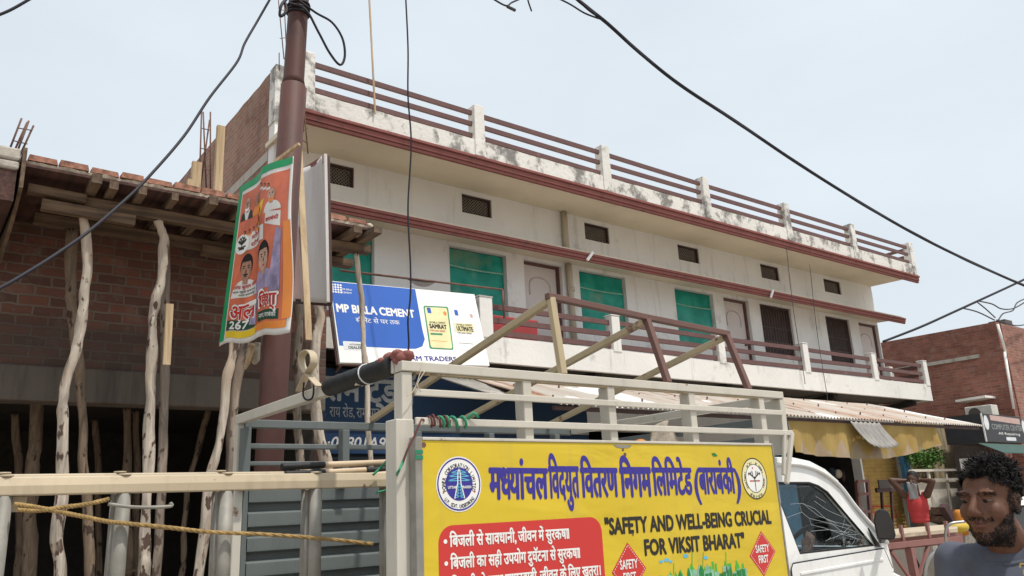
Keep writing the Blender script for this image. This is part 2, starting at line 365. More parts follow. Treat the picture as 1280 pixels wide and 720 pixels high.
    M['postergreen'] = flat('poster_green', (.01,.30,.11), .5)
    M['postergreendk'] = flat('poster_dark_green', (.015,.075,.04), .5)
    M['posteryellow'] = flat('poster_yellow', (.78,.55,.03), .5)
    M['posterorange'] = flat('poster_orange', (.78,.26,.05), .5)
    M['posterred'] = flat('poster_red', (.55,.03,.03), .5)
    M['faceprint'] = flat('printed_face', (.40,.21,.14), .6, .4, 0, 22)
    M['facepale'] = flat('printed_pale_face', (.52,.32,.24), .6, .4, 0, 22)
    M['purpleprint'] = flat('printed_purple', (.33,.28,.44), .6, .5, 0, 14)
    M['clothwhite'] = plaster('old_white_sheet', (.62,.585,.565), (.38,.33,.32), .5, .75, .5, bump=.2)
    M['paleprint'] = flat('faded_print', (.52,.36,.33), .7)
    M['samrat'] = flat('cream_bag_print', (.76,.70,.40), .5)
    M['baggreen'] = flat('bag_green', (.05,.26,.13), .5)
    M['bagborder'] = flat('bag_pale', (.70,.72,.74), .5)
    M['citygreen'] = flat('city_green', (.08,.40,.05), .5)
    M['citydark'] = flat('city_dark_green', (.02,.20,.05), .5)
    M['skyblue'] = flat('sky_blue_print', (.12,.45,.62), .5)
    M['orange'] = flat('orange_cap', (.55,.20,.03), .6)
    M['rag'] = flat('striped_rag', (.42,.36,.29), .95, .4, 0, 30)
    M['yellowthing'] = flat('yellow_plastic', (.52,.36,.04), .5)
    M['tyre'] = flat('tyre_rubber', (.02,.02,.02), .8)
    k = NB('window_glass'); k.b.inputs['Transmission Weight'].default_value = 1; k.b.inputs['IOR'].default_value = 1.2
    M['glass'] = k.out((.86,.92,.90), .02); k.b.inputs['Specular IOR Level'].default_value = .6
    M['mirrorglass'] = flat('mirror_face', (.07,.07,.075), .12, .02, .8)
    M['crack'] = flat('crack_line', (.40,.44,.44), .3)
    M['seat'] = flat('grey_seat_vinyl', (.16,.17,.17), .7)
    M['palegreen'] = flat('pale_green_print', (.25,.48,.36), .5, .4, 0, 25)
    M['ventmesh'] = flat('pale_mesh', (.27,.24,.21), .8)
    M['pavement'] = flat('dusty_pavement', (.42,.385,.335), .95, .25, 0, 3)
mats()
# ------------------------------------------------------------------ lettering (built-in font, Devanagari composed by cluster)
_CONS = set(chr(c) for c in range(0x915, 0x93A)) | {'\u0921\u093c'}
_VIR = '\u094d'
_STEM = set('घचजझञणतथधनपबभमयलवशषसखग')
_cache = {}
def _glyph(s, bold):
    """-> (verts 2d, faces, xmin, xmax, advance) for a string at size 1"""
    key = (s, bold)
    if key in _cache: return _cache[key]
    c = bpy.data.curves.new('tmp', 'FONT'); c.body = s; c.size = 1; c.offset = bold; c.resolution_u = 3
    o = bpy.data.objects.new('tmp', c); COL.objects.link(o)
    dg = bpy.context.evaluated_depsgraph_get(); me = bpy.data.meshes.new_from_object(o.evaluated_get(dg))
    V = [(v.co.x, v.co.y) for v in me.vertices]; F = [tuple(p.vertices) for p in me.polygons]
    bpy.data.objects.remove(o); bpy.data.curves.remove(c); bpy.data.meshes.remove(me)
    xs = [v[0] for v in V] or [0, .25]
    _cache[key] = (V, F, min(xs), max(xs)); return _cache[key]
def _clusters(s):
    out, i = [], 0
    while i < len(s):
        ch = s[i]; j = i+1
        if '\u0900' <= ch <= '\u097f' and ch in _CONS:
            while j < len(s) and s[j] == _VIR and j+1 < len(s) and s[j+1] in _CONS: j += 2
            while j < len(s) and ('\u0901' <= s[j] <= '\u0903' or '\u093c' <= s[j] <= '\u094d'): j += 1
        out.append(s[i:j]); i = j
    return out
def _compose(s, bold):
    V, F = [], []; x = 0.0
    def put(txt, clip=False, z=0):
        nonlocal x
        v, f, a, b = _glyph(txt, bold)
        if not v: x += .26; return
        if clip:
            bm = bmesh.new(); bv = [bm.verts.new((p[0], p[1], 0)) for p in v]
            for q in f:
                try: bm.faces.new([bv[i] for i in q])
                except ValueError: pass
            cut = b-.150
            bmesh.ops.bisect_plane(bm, geom=bm.verts[:]+bm.edges[:]+bm.faces[:], plane_co=(cut,0,0), plane_no=(1,0,0), clear_outer=True)
            bm.verts.index_update(); v = [(p.co.x, p.co.y) for p in bm.verts]; f = [tuple(q.index for q in fc.verts) for fc in bm.faces]; bm.free(); b = cut+.015
        n = len(V); V.extend((p[0]-a+x, p[1]) for p in v); F.extend(tuple(i+n for i in q) for q in f)
        x += (b-a) - bold*2*(0 if clip else 1)
    run = ''
    def flush():
        nonlocal run
        if run: put(run); run = ''
    for cl in _clusters(s):
        if cl == ' ': flush(); x += .24; continue
        if cl and cl[0] in _CONS:
            pre = 'ि' if 'ि' in cl else ''
            body = cl.replace('ि', '')
            reph = body.startswith('र'+_VIR) and len(body) > 2
            if reph: body = body[2:]
            parts = []; i = 0
            while i+2 < len(body)+0 and i+1 < len(body) and body[i+1] == _VIR and i+2 < len(body) and body[i+2] in _CONS and body[i+2] != 'र':
                parts.append(body[i]); i += 2
            rest = body[i:].replace(_VIR+'र', _VIR)
            if reph: rest += '\u0945'
            if parts:
                flush()
                if pre: put(pre)
                for p in parts: put(p, clip=p in _STEM)
                put(rest)
            else: run += pre+rest
        else: run += cl
    flush()
    return V, F, x
def lettering(s, fr, u0, u1, v, h, mat, parent, name='lettering', bold=.02, off=.003, hindi=None, slant=0):
    """one line of writing from u0 to u1, baseline v, letter height h, on the surface fr(u,v,off)"""
    hindi = any('\u0900' <= c <= '\u097f' for c in s) if hindi is None else hindi
    if hindi: V, F, W = _compose(s, 0.0)
    else:
        V, F, a, b = _glyph(s, 0.0); V = [(p[0]-a, p[1]) for p in V]; W = b-a
    if not V: return None
    sy = h/(.625 if hindi else .69); sx = (u1-u0)/W
    mb = MB()
    for k in range(1 if bold < .008 else 9):          # heavier weights: the outline printed several times, a hair apart
        bx, by = min(bold*sx*.9, bold*sy), bold*sy*(.45 if sy > 2*sx else .8)
        dx, dy = (0, 0) if k == 0 else (bx*math.cos(k*math.pi/4), by*math.sin(k*math.pi/4))
        bv = [mb.bm.verts.new(fr(u0+p[0]*sx+slant*p[1]*sy+dx, v+p[1]*sy+dy, off+k*.0002)) for p in V]
        for q in F: mb.face([bv[i] for i in q])
    return mb.build(name, mat, parent, recalc=False)
def ring_lettering(s, fr, cu, cv, r, a0, a1, h, mat, parent, flip=False, bold=.02, name='lettering', off=.004, asp=1):
    n = len(s); mb = MB()
    for i, ch in enumerate(s):
        if ch == ' ': continue
        t = math.radians(a0+(a1-a0)*i/(n-1)); V, F, a, b = _glyph(ch, 0.0); k = h/.69
        th = t-math.pi/2 if not flip else t+math.pi/2
        for c_ in range(5):
            ddx, ddy = ((0,0),(.03,0),(-.03,0),(0,.03),(0,-.03))[c_]; bv = []
            for p in V:
                x, y = (p[0]-(a+b)/2+ddx)*k*asp, (p[1]-.345+ddy)*k
                bv.append(mb.bm.verts.new(fr(cu+r*math.cos(t)+x*math.cos(th)-y*math.sin(th), cv+r*math.sin(t)+x*math.sin(th)+y*math.cos(th), off+c_*.0001)))
            for q in F: mb.face([bv[j] for j in q])
    return mb.build(name, mat, parent, recalc=False)
def patch(fr, poly, mat, parent, name, off=.002, sub=0):
    """flat printed shape (polygon in surface coordinates)"""
    mb = MB(); bm = mb.bm
    f = bm.faces.new([bm.verts.new((p[0], p[1], 0)) for p in poly])
    if sub:
        us = [p[0] for p in poly]; vs_ = [p[1] for p in poly]
        for ax, lo, hi in ((0,min(us),max(us)),(1,min(vs_),max(vs_))):
            k = lo+sub
            while k < hi:
                no = (1,0,0) if ax == 0 else (0,1,0); co = (k,0,0) if ax == 0 else (0,k,0)
                bmesh.ops.bisect_plane(bm, geom=bm.verts[:]+bm.edges[:]+bm.faces[:], plane_co=co, plane_no=no); k += sub
    for v in bm.verts: v.co = Vector(fr(v.co.x, v.co.y, off))
    return mb.build(name, mat, parent, recalc=False)
def disc(cu, cv, ru, rv=None, n=40, a0=0, a1=360):
    rv = rv or ru; full = a1-a0 >= 360
    return [(cu+ru*math.cos(math.radians(a0+(a1-a0)*i/(n if full else n-1))), cv+rv*math.sin(math.radians(a0+(a1-a0)*i/(n if full else n-1)))) for i in range(n)]
def annulus(fr, cu, cv, r0, r1, mat, parent, name, off=.002, n=48):
    mb = MB(); a = [mb.bm.verts.new(fr(*p, off)) for p in disc(cu,cv,r0,n=n)]; b = [mb.bm.verts.new(fr(*p, off)) for p in disc(cu,cv,r1,n=n)]
    for i in range(n): mb.face([a[i], b[i], b[(i+1)%n], a[(i+1)%n]])
    return mb.build(name, mat, parent, recalc=False)
def rrect(u0, u1, v0, v1, r, n=8):
    out = []
    for cx, cy, a in ((u1-r,v1-r,0),(u0+r,v1-r,90),(u0+r,v0+r,180),(u1-r,v0+r,270)):
        out += [(cx+r*math.cos(math.radians(a+90*i/n)), cy+r*math.sin(math.radians(a+90*i/n))) for i in range(n+1)]
    return out
def strokes(fr, lines, wd, mat, parent, name, off=.003):
    mb = MB()
    for ln in lines:
        for (a, b) in zip(ln[:-1], ln[1:]):
            d = Vector((b[0]-a[0], b[1]-a[1])); 
            if d.length < 1e-6: continue
            q = Vector((-d.y, d.x)).normalized()*wd/2
            mb.poly([fr(a[0]+q.x,a[1]+q.y,off), fr(a[0]-q.x,a[1]-q.y,off), fr(b[0]-q.x,b[1]-q.y,off), fr(b[0]+q.x,b[1]+q.y,off)])
    return mb.build(name, mat, parent, recalc=False)
def fr_y(Y): return lambda u, v, o: Vector((u, Y-o, v))
def log(name, pts, r0, r1, mat, label, cat, group=None, n=8, jit=.35):
    pts = catmull(pts, n); m = len(pts)
    pts = [p+Vector((noise.noise(p*3.1), noise.noise(p*3.3+Vector((5,0,0))), 0))*.018 for p in pts]
    mb = MB().tube(pts, [r0+(r1-r0)*i/(m-1) for i in range(m)], 12, True, jit)
    o = mb.build(name, mat, None, loc=pts[0]); return tag(o, label, cat, group)
def cable(name, pts, r, label, cat='cable', mat='wire', group=None, n=10, parent=None):
    pp = catmull(pts, n); mb = MB().tube(pp, r, 6)
    o = mb.build(name, MAT[mat], parent, loc=pp[0]); return o if parent else tag(o, label, cat, group)

# ------------------------------------------------------------------ setting
g = MB().poly([(-300,-300,0),(300,-300,0),(300,300,0),(-300,300,0)]) and None
mb = MB(); mb.grid(lambda u,v: (-400+800*u, -400+800*v, 0), 8, 8, False); tag(mb.build('ground', MAT['ground']), kind='structure')
mb = MB(); mb.poly([(-200,-3.2,.004),(200,-3.2,.004),(200,3.9,.004),(-200,3.9,.004)]); tag(mb.build('road', MAT['road']), kind='structure')
mb = MB(); mb.box(4.1,23.4,7.2,10.86,-.1,.14); tag(mb.build('pavement', MAT['pavement']), kind='structure')

# ------------------------------------------------------------------ white two-storey building
YW, YB, YR, YC = 10.87, 9.86, 9.55, 10.10
XL, XR = 4.03, 21.08
B = thing('white_building', 'long white two-storey building with red cornices and a railed roof terrace', 'building', (12.6, 11, 0))
def xz(px, py, Y=YW): p = P(px, py, Y=Y); return p.x, p.z
holes = []; fills = []
ZL = 6.02
def span(x0, x1, py): return P(x0,py,Y=YW).x, P(x1,py,Y=YW).x
greens = [(span(405,468,290)), span(561.5,632,310), span(724,781,345), span(843,890,362)]
doors = [span(654.6,701.6,328), span(904,934.5,372), span(1073,1096,404)]
browns = [span(949.5,987,382), span(1032,1061,400)]
for a, b in greens: holes.append((a,b,4.78,ZL)); fills.append(('g',a,b,4.78,ZL))
for a, b in doors: holes.append((a,b,4.02,ZL)); fills.append(('d',a,b,4.02,ZL))
for a, b in browns: holes.append((a,b,4.79,ZL)); fills.append(('b',a,b,4.79,ZL))
vpx = [((405,443),(201,236)),((578,614),(241.5,274)),((732,760.5),(278,305)),((849,872.5),(305,330)),((952.5,972.5),(329.5,351.5)),((1031.5,1049.5),(347,367.5))]
vents = []
for (x0,x1),(y0,y1) in vpx:
    a = P(x0,y1-3,Y=YW); b = P(x1,y0+4,Y=YW); vents.append((a.x,b.x)); 
VZ0, VZ1 = 6.68, 7.035
for a, b in vents: holes.append((a,b,VZ0,VZ1)); fills.append(('v',a,b,VZ0,VZ1))
mb = MB(); wall_holes(mb, lambda u,v,d: (u,d,v), XL, XR, 3.9, 7.5, YW, YW+.23, holes); mb.build('front_wall', MAT['wall'], B, recalc=True)
# ground floor front, open shops
SH0, SH1 = P(1081,600,Y=YW).x, P(1128,600,Y=YW).x
gh = [(4.5,8.6,.15,2.95),(9.0,12.2,.15,2.95),(12.7,SH0-.07,.15,2.75),(SH0,SH1,.15,2.75)]
mb = MB(); wall_holes(mb, lambda u,v,d: (u,d,v), XL, XR, 0, 3.62, YW, YW+.23, gh); mb.build('shop_wall', MAT['wall'], B)
mb = MB(); mb.box(4.3,XR-.2,YW+2.6,YW+2.75,0,3.6); mb.box(4.3,4.5,YW+.24,YW+2.6,0,3.6); mb.box(12.25,12.65,YW+.24,YW+2.6,0,3.6); mb.box(SH0-.06,SH0-.01,YW+.24,YW+2.6,0,3.6); mb.build('shop_interior', MAT['soot_shade'], B)  # the gloom of the shops is put into the wall colour
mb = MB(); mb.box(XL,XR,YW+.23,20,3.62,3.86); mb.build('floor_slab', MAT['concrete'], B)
mb = MB(); mb.box(XL+.24,XR,YW+2.4,YW+2.6,3.9,7.5); mb.build('room_back_wall', MAT['soot_shade'], B)
mb = MB(); mb.box(XR-.23,XR,YW+.23,20,0,7.5); mb.box(XL+.23,XR-.23,19.77,20,0,7.5); mb.build('rear_wall', MAT['wall'], B)
# brick flank wall with a plastered front corner, uneven top
mb = MB(); a = [(XL,YW+.004,0)]; 
n = 26; top = [(XL, YW+.23+i*(6.6)/n, 8.46+.03*noise.noise(Vector((i*.7,0,0)))) for i in range(n+1)]
prof = [(XL-.002,YW+.23,0)]+[(XL-.002,t[1],t[2]) for t in top]+[(XL-.002,17.7,0)]
mb.prism(prof, (.23,0,0)); mb.build('brick_flank_wall', MAT['brickS'], B)
mb = MB(); mb.box(XL-.008,XL+.24,YW+.24,17.6,6.94,7.10); mb.build('flank_band', MAT['concretelight'], B)
mb = MB(); mb.box(XL-.02,XL+.25,YW-.02,YW+.22,7.5,8.47); mb.build('corner_plaster', MAT['parapet'], B)
# roof slab, red fascia, terrace parapet and railing
mb = MB(); mb.hexa([(XL-.05,YR+.03,7.08),(XR+.02,YR+.03,7.08),(XR+.02,YW+.232,7.13),(XL-.05,YW+.232,7.13),(XL-.05,YR+.03,7.2),(XR+.02,YR+.03,7.2),(XR+.02,YW+.232,7.2),(XL-.05,YW+.232,7.2)])
mb.box(XL+.25,XR-.01,YW+.24,19.9,7.502,7.62); mb.build('roof_slab', MAT['soffit'], B)
mb = MB()
for z0, z1, dy in ((6.895,6.945,.02),(6.947,7.03,0.0),(7.032,7.08,-.03)):
    mb.box(XL-.08, XR+.03, YR+dy, YR+.075+.0, z0, z1)
mb.build('red_fascia', MAT['redtrim'], B, bevel=.008)
mb = MB()
nseg = 60
def ptop(x): return 7.375+.015*noise.noise(Vector((x*2.3,0,0)))
for i in range(nseg):
    a = XL-.06+(XR+.04-XL+.06)*i/nseg; b = XL-.06+(XR+.04-XL+.06)*(i+1)/nseg
    mb.hexa([(a,YR+.01,7.087),(b,YR+.01,7.087),(b,YR+.13,7.087),(a,YR+.13,7.087),(a,YR+.012,ptop(a)),(b,YR+.012,ptop(b)),(b,YR+.13,ptop(b)),(a,YR+.13,ptop(a))])
bmesh.ops.remove_doubles(mb.bm, verts=mb.bm.verts[:], dist=1e-5)
mb.build('terrace_parapet', MAT['parapet'], B)
px_p = [4.0, 6.93, 9.76, 12.58, 15.38, 18.12, 20.98]
for x in px_p:
    mb = MB().hexa([(x-.105,YR-.012,7.09),(x+.105,YR-.012,7.09),(x+.105,YR+.19,7.09),(x-.105,YR+.19,7.09),(x-.095,YR-.008,8.0),(x+.095,YR-.008,8.0),(x+.095,YR+.185,8.0),(x-.095,YR+.185,8.0)])
    mb.build('terrace_pillar', MAT['parapet'], B, bevel=.012)
for z in (7.87,7.67,7.465):
    for a, b in zip(px_p[:-1], px_p[1:]):
        sg = .018*random.uniform(-1,1)
        mb = MB().bar((a+.08,YR+.09,z+sg*.4), (b-.08,YR+.09,z-sg*.4), .045, .075); mb.build('terrace_rail', MAT['maroon'], B)
    mb = MB().bar((XR-.02,YR+.15,z),(XR-.02,YR+2.6,z),.045,.075); mb.build('terrace_rail', MAT['maroon'], B)
mb = MB().box(XR-.09,XR+.04,YR+.131,20,7.2,7.38); mb.build('terrace_side_parapet', MAT['parapet'], B)
# chhajja (sun shade ledge) with its red lip
mb = MB(); mb.hexa([(XL-.02,YC+.05,6.045),(XR+.02,YC+.05,6.045),(XR+.02,YW-.004,6.09),(XL-.02,YW-.004,6.09),(XL-.02,YC+.05,6.10),(XR+.02,YC+.05,6.10),(XR+.02,YW-.004,6.2),(XL-.02,YW-.004,6.2)]); mb.build('window_ledge', MAT['soffit'], B)
mb = MB()
for z0, z1, dy in ((5.90,5.94,.02),(5.942,6.0,0),(6.002,6.05,-.02)): mb.box(XL-.03, XR+.03, YC+dy, YC+.06, z0, z1)
mb.build('red_ledge_lip', MAT['redtrim'], B, bevel=.006)
# window, door and vent fillings
for k, a, b, z0, z1 in fills:
    if k == 'g':
        mb = MB(); sd = a*3.1
        mb.grid(lambda u,v: (a+.02+(b-a-.04)*u, YW+.09+.022*noise.noise(Vector((u*4+sd,v*4,sd))), z0+.02+(z1-z0-.04)*v), 16, 18)
        gs = mb.build('green_sheet', MAT['greensheet'], B)
        mb = MB(); zz = z0+(z1-z0)*.72
        mb.grid(lambda u,v: (a+.03+(b-a-.06)*u, YW+.058, zz-.02*math.sin(u*3)+.026*v), 20, 1); mb.build('printed_stripe', MAT['palegreen'], gs)
        mb = MB(); mb.box(a,a+.03,YW+.11,YW+.17,z0,z1); mb.box(b-.03,b,YW+.11,YW+.17,z0,z1); mb.box(a+.031,b-.031,YW+.11,YW+.17,z1-.03,z1); mb.build('window_frame', MAT['brownshutter'], B)
    elif k == 'd':
        mb = MB().box(a+.05,b-.05,YW+.13,YW+.17,z0,z1-.05); dr = mb.build('door', MAT['door'], B)
        m = MB(); m.box(a,a+.048,YW+.08,YW+.2,z0,z1); m.box(b-.048,b,YW+.08,YW+.2,z0,z1); m.box(a+.049,b-.049,YW+.08,YW+.2,z1-.048,z1); m.build('door_frame', MAT['maroon'], dr)
        cx = (a+b)/2; wv = (b-a)*.27
        arc = [(cx-wv,YW+.127,z1-.62),(cx-wv,YW+.127,z1-.42)]+[(cx-wv*math.cos(t*math.pi/8),YW+.127,z1-.42+.16*math.sin(t*math.pi/8)) for t in range(1,8)]+[(cx+wv,YW+.127,z1-.42),(cx+wv,YW+.127,z1-.62)]
        m = MB(); m.tube(arc, .014, 6); m.build('door_moulding', MAT['doordark'], dr)
        m = MB(); m.box(b-.15,b-.12,YW+.09,YW+.13,z0+.95,z0+1.1); m.build('door_handle', MAT['vent'], dr)
    elif k == 'b':
        m = MB()
        m.box(a+.05,b-.05,YW+.10,YW+.12,z0+.05,z1-.05); sh = m.build('window_shutter', MAT['brownshutter'], B)
        m = MB(); nn = 11
        for i in range(nn):
            x = a+.08+(b-a-.16)*i/(nn-1); m.bar((x,YW+.075,z0+.06),(x,YW+.075,z1-.06),.016,.016)
        for z in (z0+.35,z0+.7): m.bar((a+.05,YW+.075,z),(b-.05,YW+.075,z),.014,.02)
        m.build('window_grille', MAT['vent'], sh)
        m = MB(); m.box(a,a+.05,YW+.05,YW+.2,z0,z1); m.box(b-.05,b,YW+.05,YW+.2,z0,z1); m.box(a+.051,b-.051,YW+.05,YW+.2,z1-.05,z1); m.box(a+.051,b-.051,YW+.05,YW+.2,z0,z0+.05); m.build('window_frame', MAT['brownshutter'], B)
    else:
        m = MB(); m.box(a,a+.03,YW+.03,YW+.15,z0,z1); m.box(b-.03,b,YW+.03,YW+.15,z0,z1); m.box(a+.031,b-.031,YW+.03,YW+.15,z1-.03,z1); m.box(a+.031,b-.031,YW+.03,YW+.15,z0,z0+.03); vf = m.build('vent_frame', MAT['brownshutter'], B)
        m = MB(); W_, H_ = b-a-.06, z1-z0-.06; st = .058
        def seg(x0,y0,dx):
            m.bar((a+.03+x0, YW+.08, z0+.03+y0),(a+.03+x0+dx*H_, YW+.08, z0+.03+y0+H_), .006, .011)
        i = -H_
        while i < W_:
            for dx in (1,-1):
                x0 = i if dx == 1 else i+H_
                p = [(x0+dx*t*H_, t*H_) for t in (0,1)]
                # clip to width
                (xa,ya),(xb,yb) = p
                def cl(xa,ya,xb,yb):
                    if xa > xb: xa,ya,xb,yb = xb,yb,xa,ya
                    if xb < 0 or xa > W_: return None
                    if xa < 0: ya += (yb-ya)*(0-xa)/(xb-xa); xa = 0
                    if xb > W_: yb = ya+(yb-ya)*(W_-xa)/(xb-xa); xb = W_
                    return xa,ya,xb,yb
                r = cl(xa,ya,xb,yb)
                if r and abs(r[0]-r[2]) > .005: m.bar((a+.03+r[0],YW+.08,z0+.03+r[1]),(a+.03+r[2],YW+.08,z0+.03+r[3]),.006,.010)
            i += st
        m.build('vent_mesh', MAT['ventmesh'], vf)
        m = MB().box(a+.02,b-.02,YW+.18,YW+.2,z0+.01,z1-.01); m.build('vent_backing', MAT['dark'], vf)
# rain pipes
x = P(707,300,Y=YW-.06).x
mb = MB().tube([(x,YW-.07,7.10),(x,YW-.07,6.22)],.058,12); mb.build('drain_pipe', MAT['pvc'], B)
mb = MB().tube([(x+.03,YW-.07,6.05),(x+.03,YW-.07,5.86),(x+.05,YW-.07,3.96)],[.06,.06,.055],12); mb.tube([(x+.045,YW-.07,5.60),(x+.045,YW-.07,5.52)],.07,12); mb.build('drain_pipe', MAT['pvc'], B)
x2 = P(735,318,Y=YC).x
mb = MB().bar((x2-.06,YC-.03,5.9),(x2+.1,YC-.03,6.08),.03,.05); mb.build('ledge_spout', MAT['offwhite'], B)
x3 = P(962,361,Y=YC).x
mb = MB().bar((x3-.05,YC-.03,5.88),(x3+.08,YC-.03,6.07),.03,.05); mb.build('ledge_spout', MAT['offwhite'], B)
# balcony
BX0, BX1 = 3.95, 21.28
mb = MB(); mb.box(BX0,BX1,YB+.09,YW-.004,3.845,3.96); mb.build('balcony_slab', MAT['concrete'], B)
mb = MB()
for i in range(50):
    a = BX0+(BX1-BX0)*i/50; b = BX0+(BX1-BX0)*(i+1)/50
    ta, tb = 4.235+.012*noise.noise(Vector((a*2,3,0))), 4.235+.012*noise.noise(Vector((b*2,3,0)))
    mb.hexa([(a,YB,3.82),(b,YB,3.82),(b,YB+.088,3.82),(a,YB+.088,3.82),(a,YB,ta),(b,YB,tb),(b,YB+.088,tb),(a,YB+.088,ta)])
bmesh.ops.remove_doubles(mb.bm, verts=mb.bm.verts[:], dist=1e-5)
mb.box(BX1-.09,BX1-.002,YB+.09,YW+.1,3.82,4.235); mb.build('balcony_parapet', MAT['balcony'], B)
bp = [4.2, 7.14, 9.97, 12.88, 15.80, 18.66, 21.19]
for i, x in enumerate(bp):
    h = .105 if i != 1 else .13
    mb = MB().box(x-h,x+h-.01,YB-.014,YB+.16,4.20 if i else 4.2,4.85); mb.box(x-h-.012,x+h+.002,YB-.024,YB+.17,4.852,4.875)
    mb.build('balcony_pillar', MAT['balcony'], B, bevel=.014)
for z in (4.735,4.52,4.315):
    for a, b in zip(bp[:-1], bp[1:]):
        sg = random.uniform(-.012,.012)
        mb = MB().bar((a+.09,YB+.07,z+sg),(b-.09,YB+.07,z-sg),.04,.085); mb.build('balcony_rail', MAT['maroon'], B)
    mb = MB().bar((BX1-.06,YB+.14,z),(BX1-.06,YW-.02,z),.04,.085); mb.build('balcony_rail', MAT['maroon'], B)
mb = MB().box(BX1-.2,BX1-.01,YW-.12,YW+.1,4.236,4.86); mb.build('balcony_pillar', MAT['balcony'], B, bevel=.012)
for x in (6.0, 9.6, 13.2, 17.0, 20.6): MB().bar((x,YB+.15,3.77),(x,YW-.01,3.70),.16,.14).build('balcony_bracket', MAT['soot_shade'], B)
# red plastic bench on the balcony
p = P(600,418,Y=10.5); q = P(668,408,Y=10.5)
t = thing('bench', 'red plastic bench behind the balcony rail beside the cement billboard', 'bench', ((p.x+q.x)/2,10.5,3.96))
z1 = P(640,398,Y=10.4).z
MB().box(p.x-.3,q.x-.05,10.32,10.66,z1-.09,z1).build('seat', MAT['redbench'], t, bevel=.02)
MB().box(p.x-.28,q.x-.07,10.34,10.37,z1-.36,z1-.092).build('apron', MAT['redbench'], t)
for xx in (p.x-.25,q.x-.14): MB().box(xx,xx+.07,10.38,10.62,3.962,z1-.092).build('leg', MAT['redbench'], t)
# thin iron pipe frame standing on the balcony front
a = P(425,338,Y=9.8); b = P(628,362,Y=9.8); c = P(632,398,Y=9.8)
t = thing('pipe_frame', 'thin rusty iron pipe frame strung above the cement billboard', 'pipe frame', (b.x,9.8,c.z))
MB().tube([a,b],.017,8).build('crossbar', MAT['rebar'], t)
MB().tube([b,Vector((b.x+.015,9.8,c.z))],.019,8).build('upright', MAT['rebar'], t)
mb = MB(); s0, s1 = P(508,348,Y=9.8), P(545,352,Y=9.8)
mb.grid(lambda u,v: Vector((s0.x+(s1.x-s0.x)*u, 9.8-.02*v, s0.z+(s1.z-s0.z)*u-.01-.10*v*math.sin(math.pi*min(1,u*1.02))**.8)), 14, 4); mb.build('torn_cloth', MAT['vent'], t)
# thin drip wires down the facade
for i, (xa, ya, xb, yb) in enumerate(((982,300,1005,470),(1012,330,1034,495))):
    pts = [P(xa,ya,Y=YR+.0), P((xa+xb)/2-2,(ya+yb)/2,Y=9.72), P(xb,yb,Y=9.8), P(xb+1,yb+10,Y=9.83)]
    cable('hanging_wire', pts, .007, ['thin dark wire hanging down the white facade left of the first brown shutter','thin dark wire hanging down the white facade between the two brown shutters'][i], 'wire', 'wiregrey', 'wires hanging down the facade')

# ------------------------------------------------------------------ shop fronts under the balcony
t = thing('shop_sign', 'faded dark blue shop sign with pale Hindi lettering behind the truck', 'sign', (6.0,9.65,2.4))
MB().box(4.22,8.9,9.62,9.70,2.40,3.50).build('sign_board', MAT['signblue'], t)
MB().box(4.215,8.905,9.612,9.62,2.715,2.79).build('white_stripe', MAT['signletter'], t)
MB().box(4.2,4.3,9.605,9.72,2.3,3.52).build('side_frame', MAT['rustpole'], t)
fr = fr_y(9.62)
SX = lambda px, py: P(px,py,Y=9.62).x
lettering('राम ट्रेडर्स', fr, SX(404,480), SX(520,480), 3.085, .30, MAT['signletter'], t, bold=.03, off=.004)
lettering('राय रोड, रामनगर', fr, SX(412,510), SX(474,510), 2.87, .125, MAT['signletter'], t, bold=.005, off=.004)
MB().box(4.31,8.9,9.614,9.62,2.41,2.66).build('blue_stripe', MAT['signblue2'], t)
lettering('·09801A92651', fr, SX(408,548), SX(512,548), 2.47, .145, MAT['offwhite'], t, bold=.02, off=.008, slant=.25)
t = thing('roller_shutter', 'dark blue closed roller shutter below the faded shop sign', 'shutter', (5.9,9.75,.14))
mb = MB(); nz = 34
mb.grid(lambda u,v: Vector((4.3+4.6*u, 9.78-.018*abs(math.sin(v*nz*math.pi)), .16+2.24*v)), 1, nz*4, False); mb.build('slats', MAT['shutterblue'], t, solid=.01)
MB().box(4.22,4.298,9.72,9.85,.14,2.4).build('guide_rail', MAT['shutterblue'], t); MB().box(8.9,8.98,9.72,9.85,.14,2.4).build('guide_rail', MAT['shutterblue'], t)
# corrugated awning
AW0, AW1 = 6.5, 18.2
t = thing('corrugated_awning', 'long rusty corrugated tin awning sloping over the shop fronts', 'awning', (12,9.9,3.6))
def awn(x, v, up=0):
    y0 = 7.5+.05*noise.noise(Vector((math.floor(x/.85)*1.7,0,0)))
    return Vector((x, 9.93+(y0-9.93)*v, 3.615+up+(2.85-3.615)*v+.018*math.sin(x*2*math.pi/.095)+.02*noise.noise(Vector((x*.6,v*2,3)))))
mb = MB(); nu = int((AW1-AW0)/.0158)
mb.grid(lambda u,v: awn(AW0+(AW1-AW0)*u, v), nu, 8); mb.build('tin_sheets', MAT['tin'], t)
mb = MB()
for r_ in range(3):
    for i in range(14):
        x = AW0+.3+i*.83; p = awn(x, .12+.34*r_); mb.tube([p-Vector((0,0,.02)),p+Vector((0,-.01,.045))],.014,6)
mb.build('roofing_nails', MAT['rebar'], t)
for v in (.06,.5,.95):
    y = 9.93+(7.5-9.93)*v; z = 3.615-.765*v-.075; MB().box(AW0,AW1,y-.03,y+.03,z-.03,z+.02).build('purlin', MAT['brownshutter'], t)
for x in (9.0,): MB().box(x-.04,x+.04,7.6,7.68,.14,2.74).build('post', MAT['bluewood'], t)
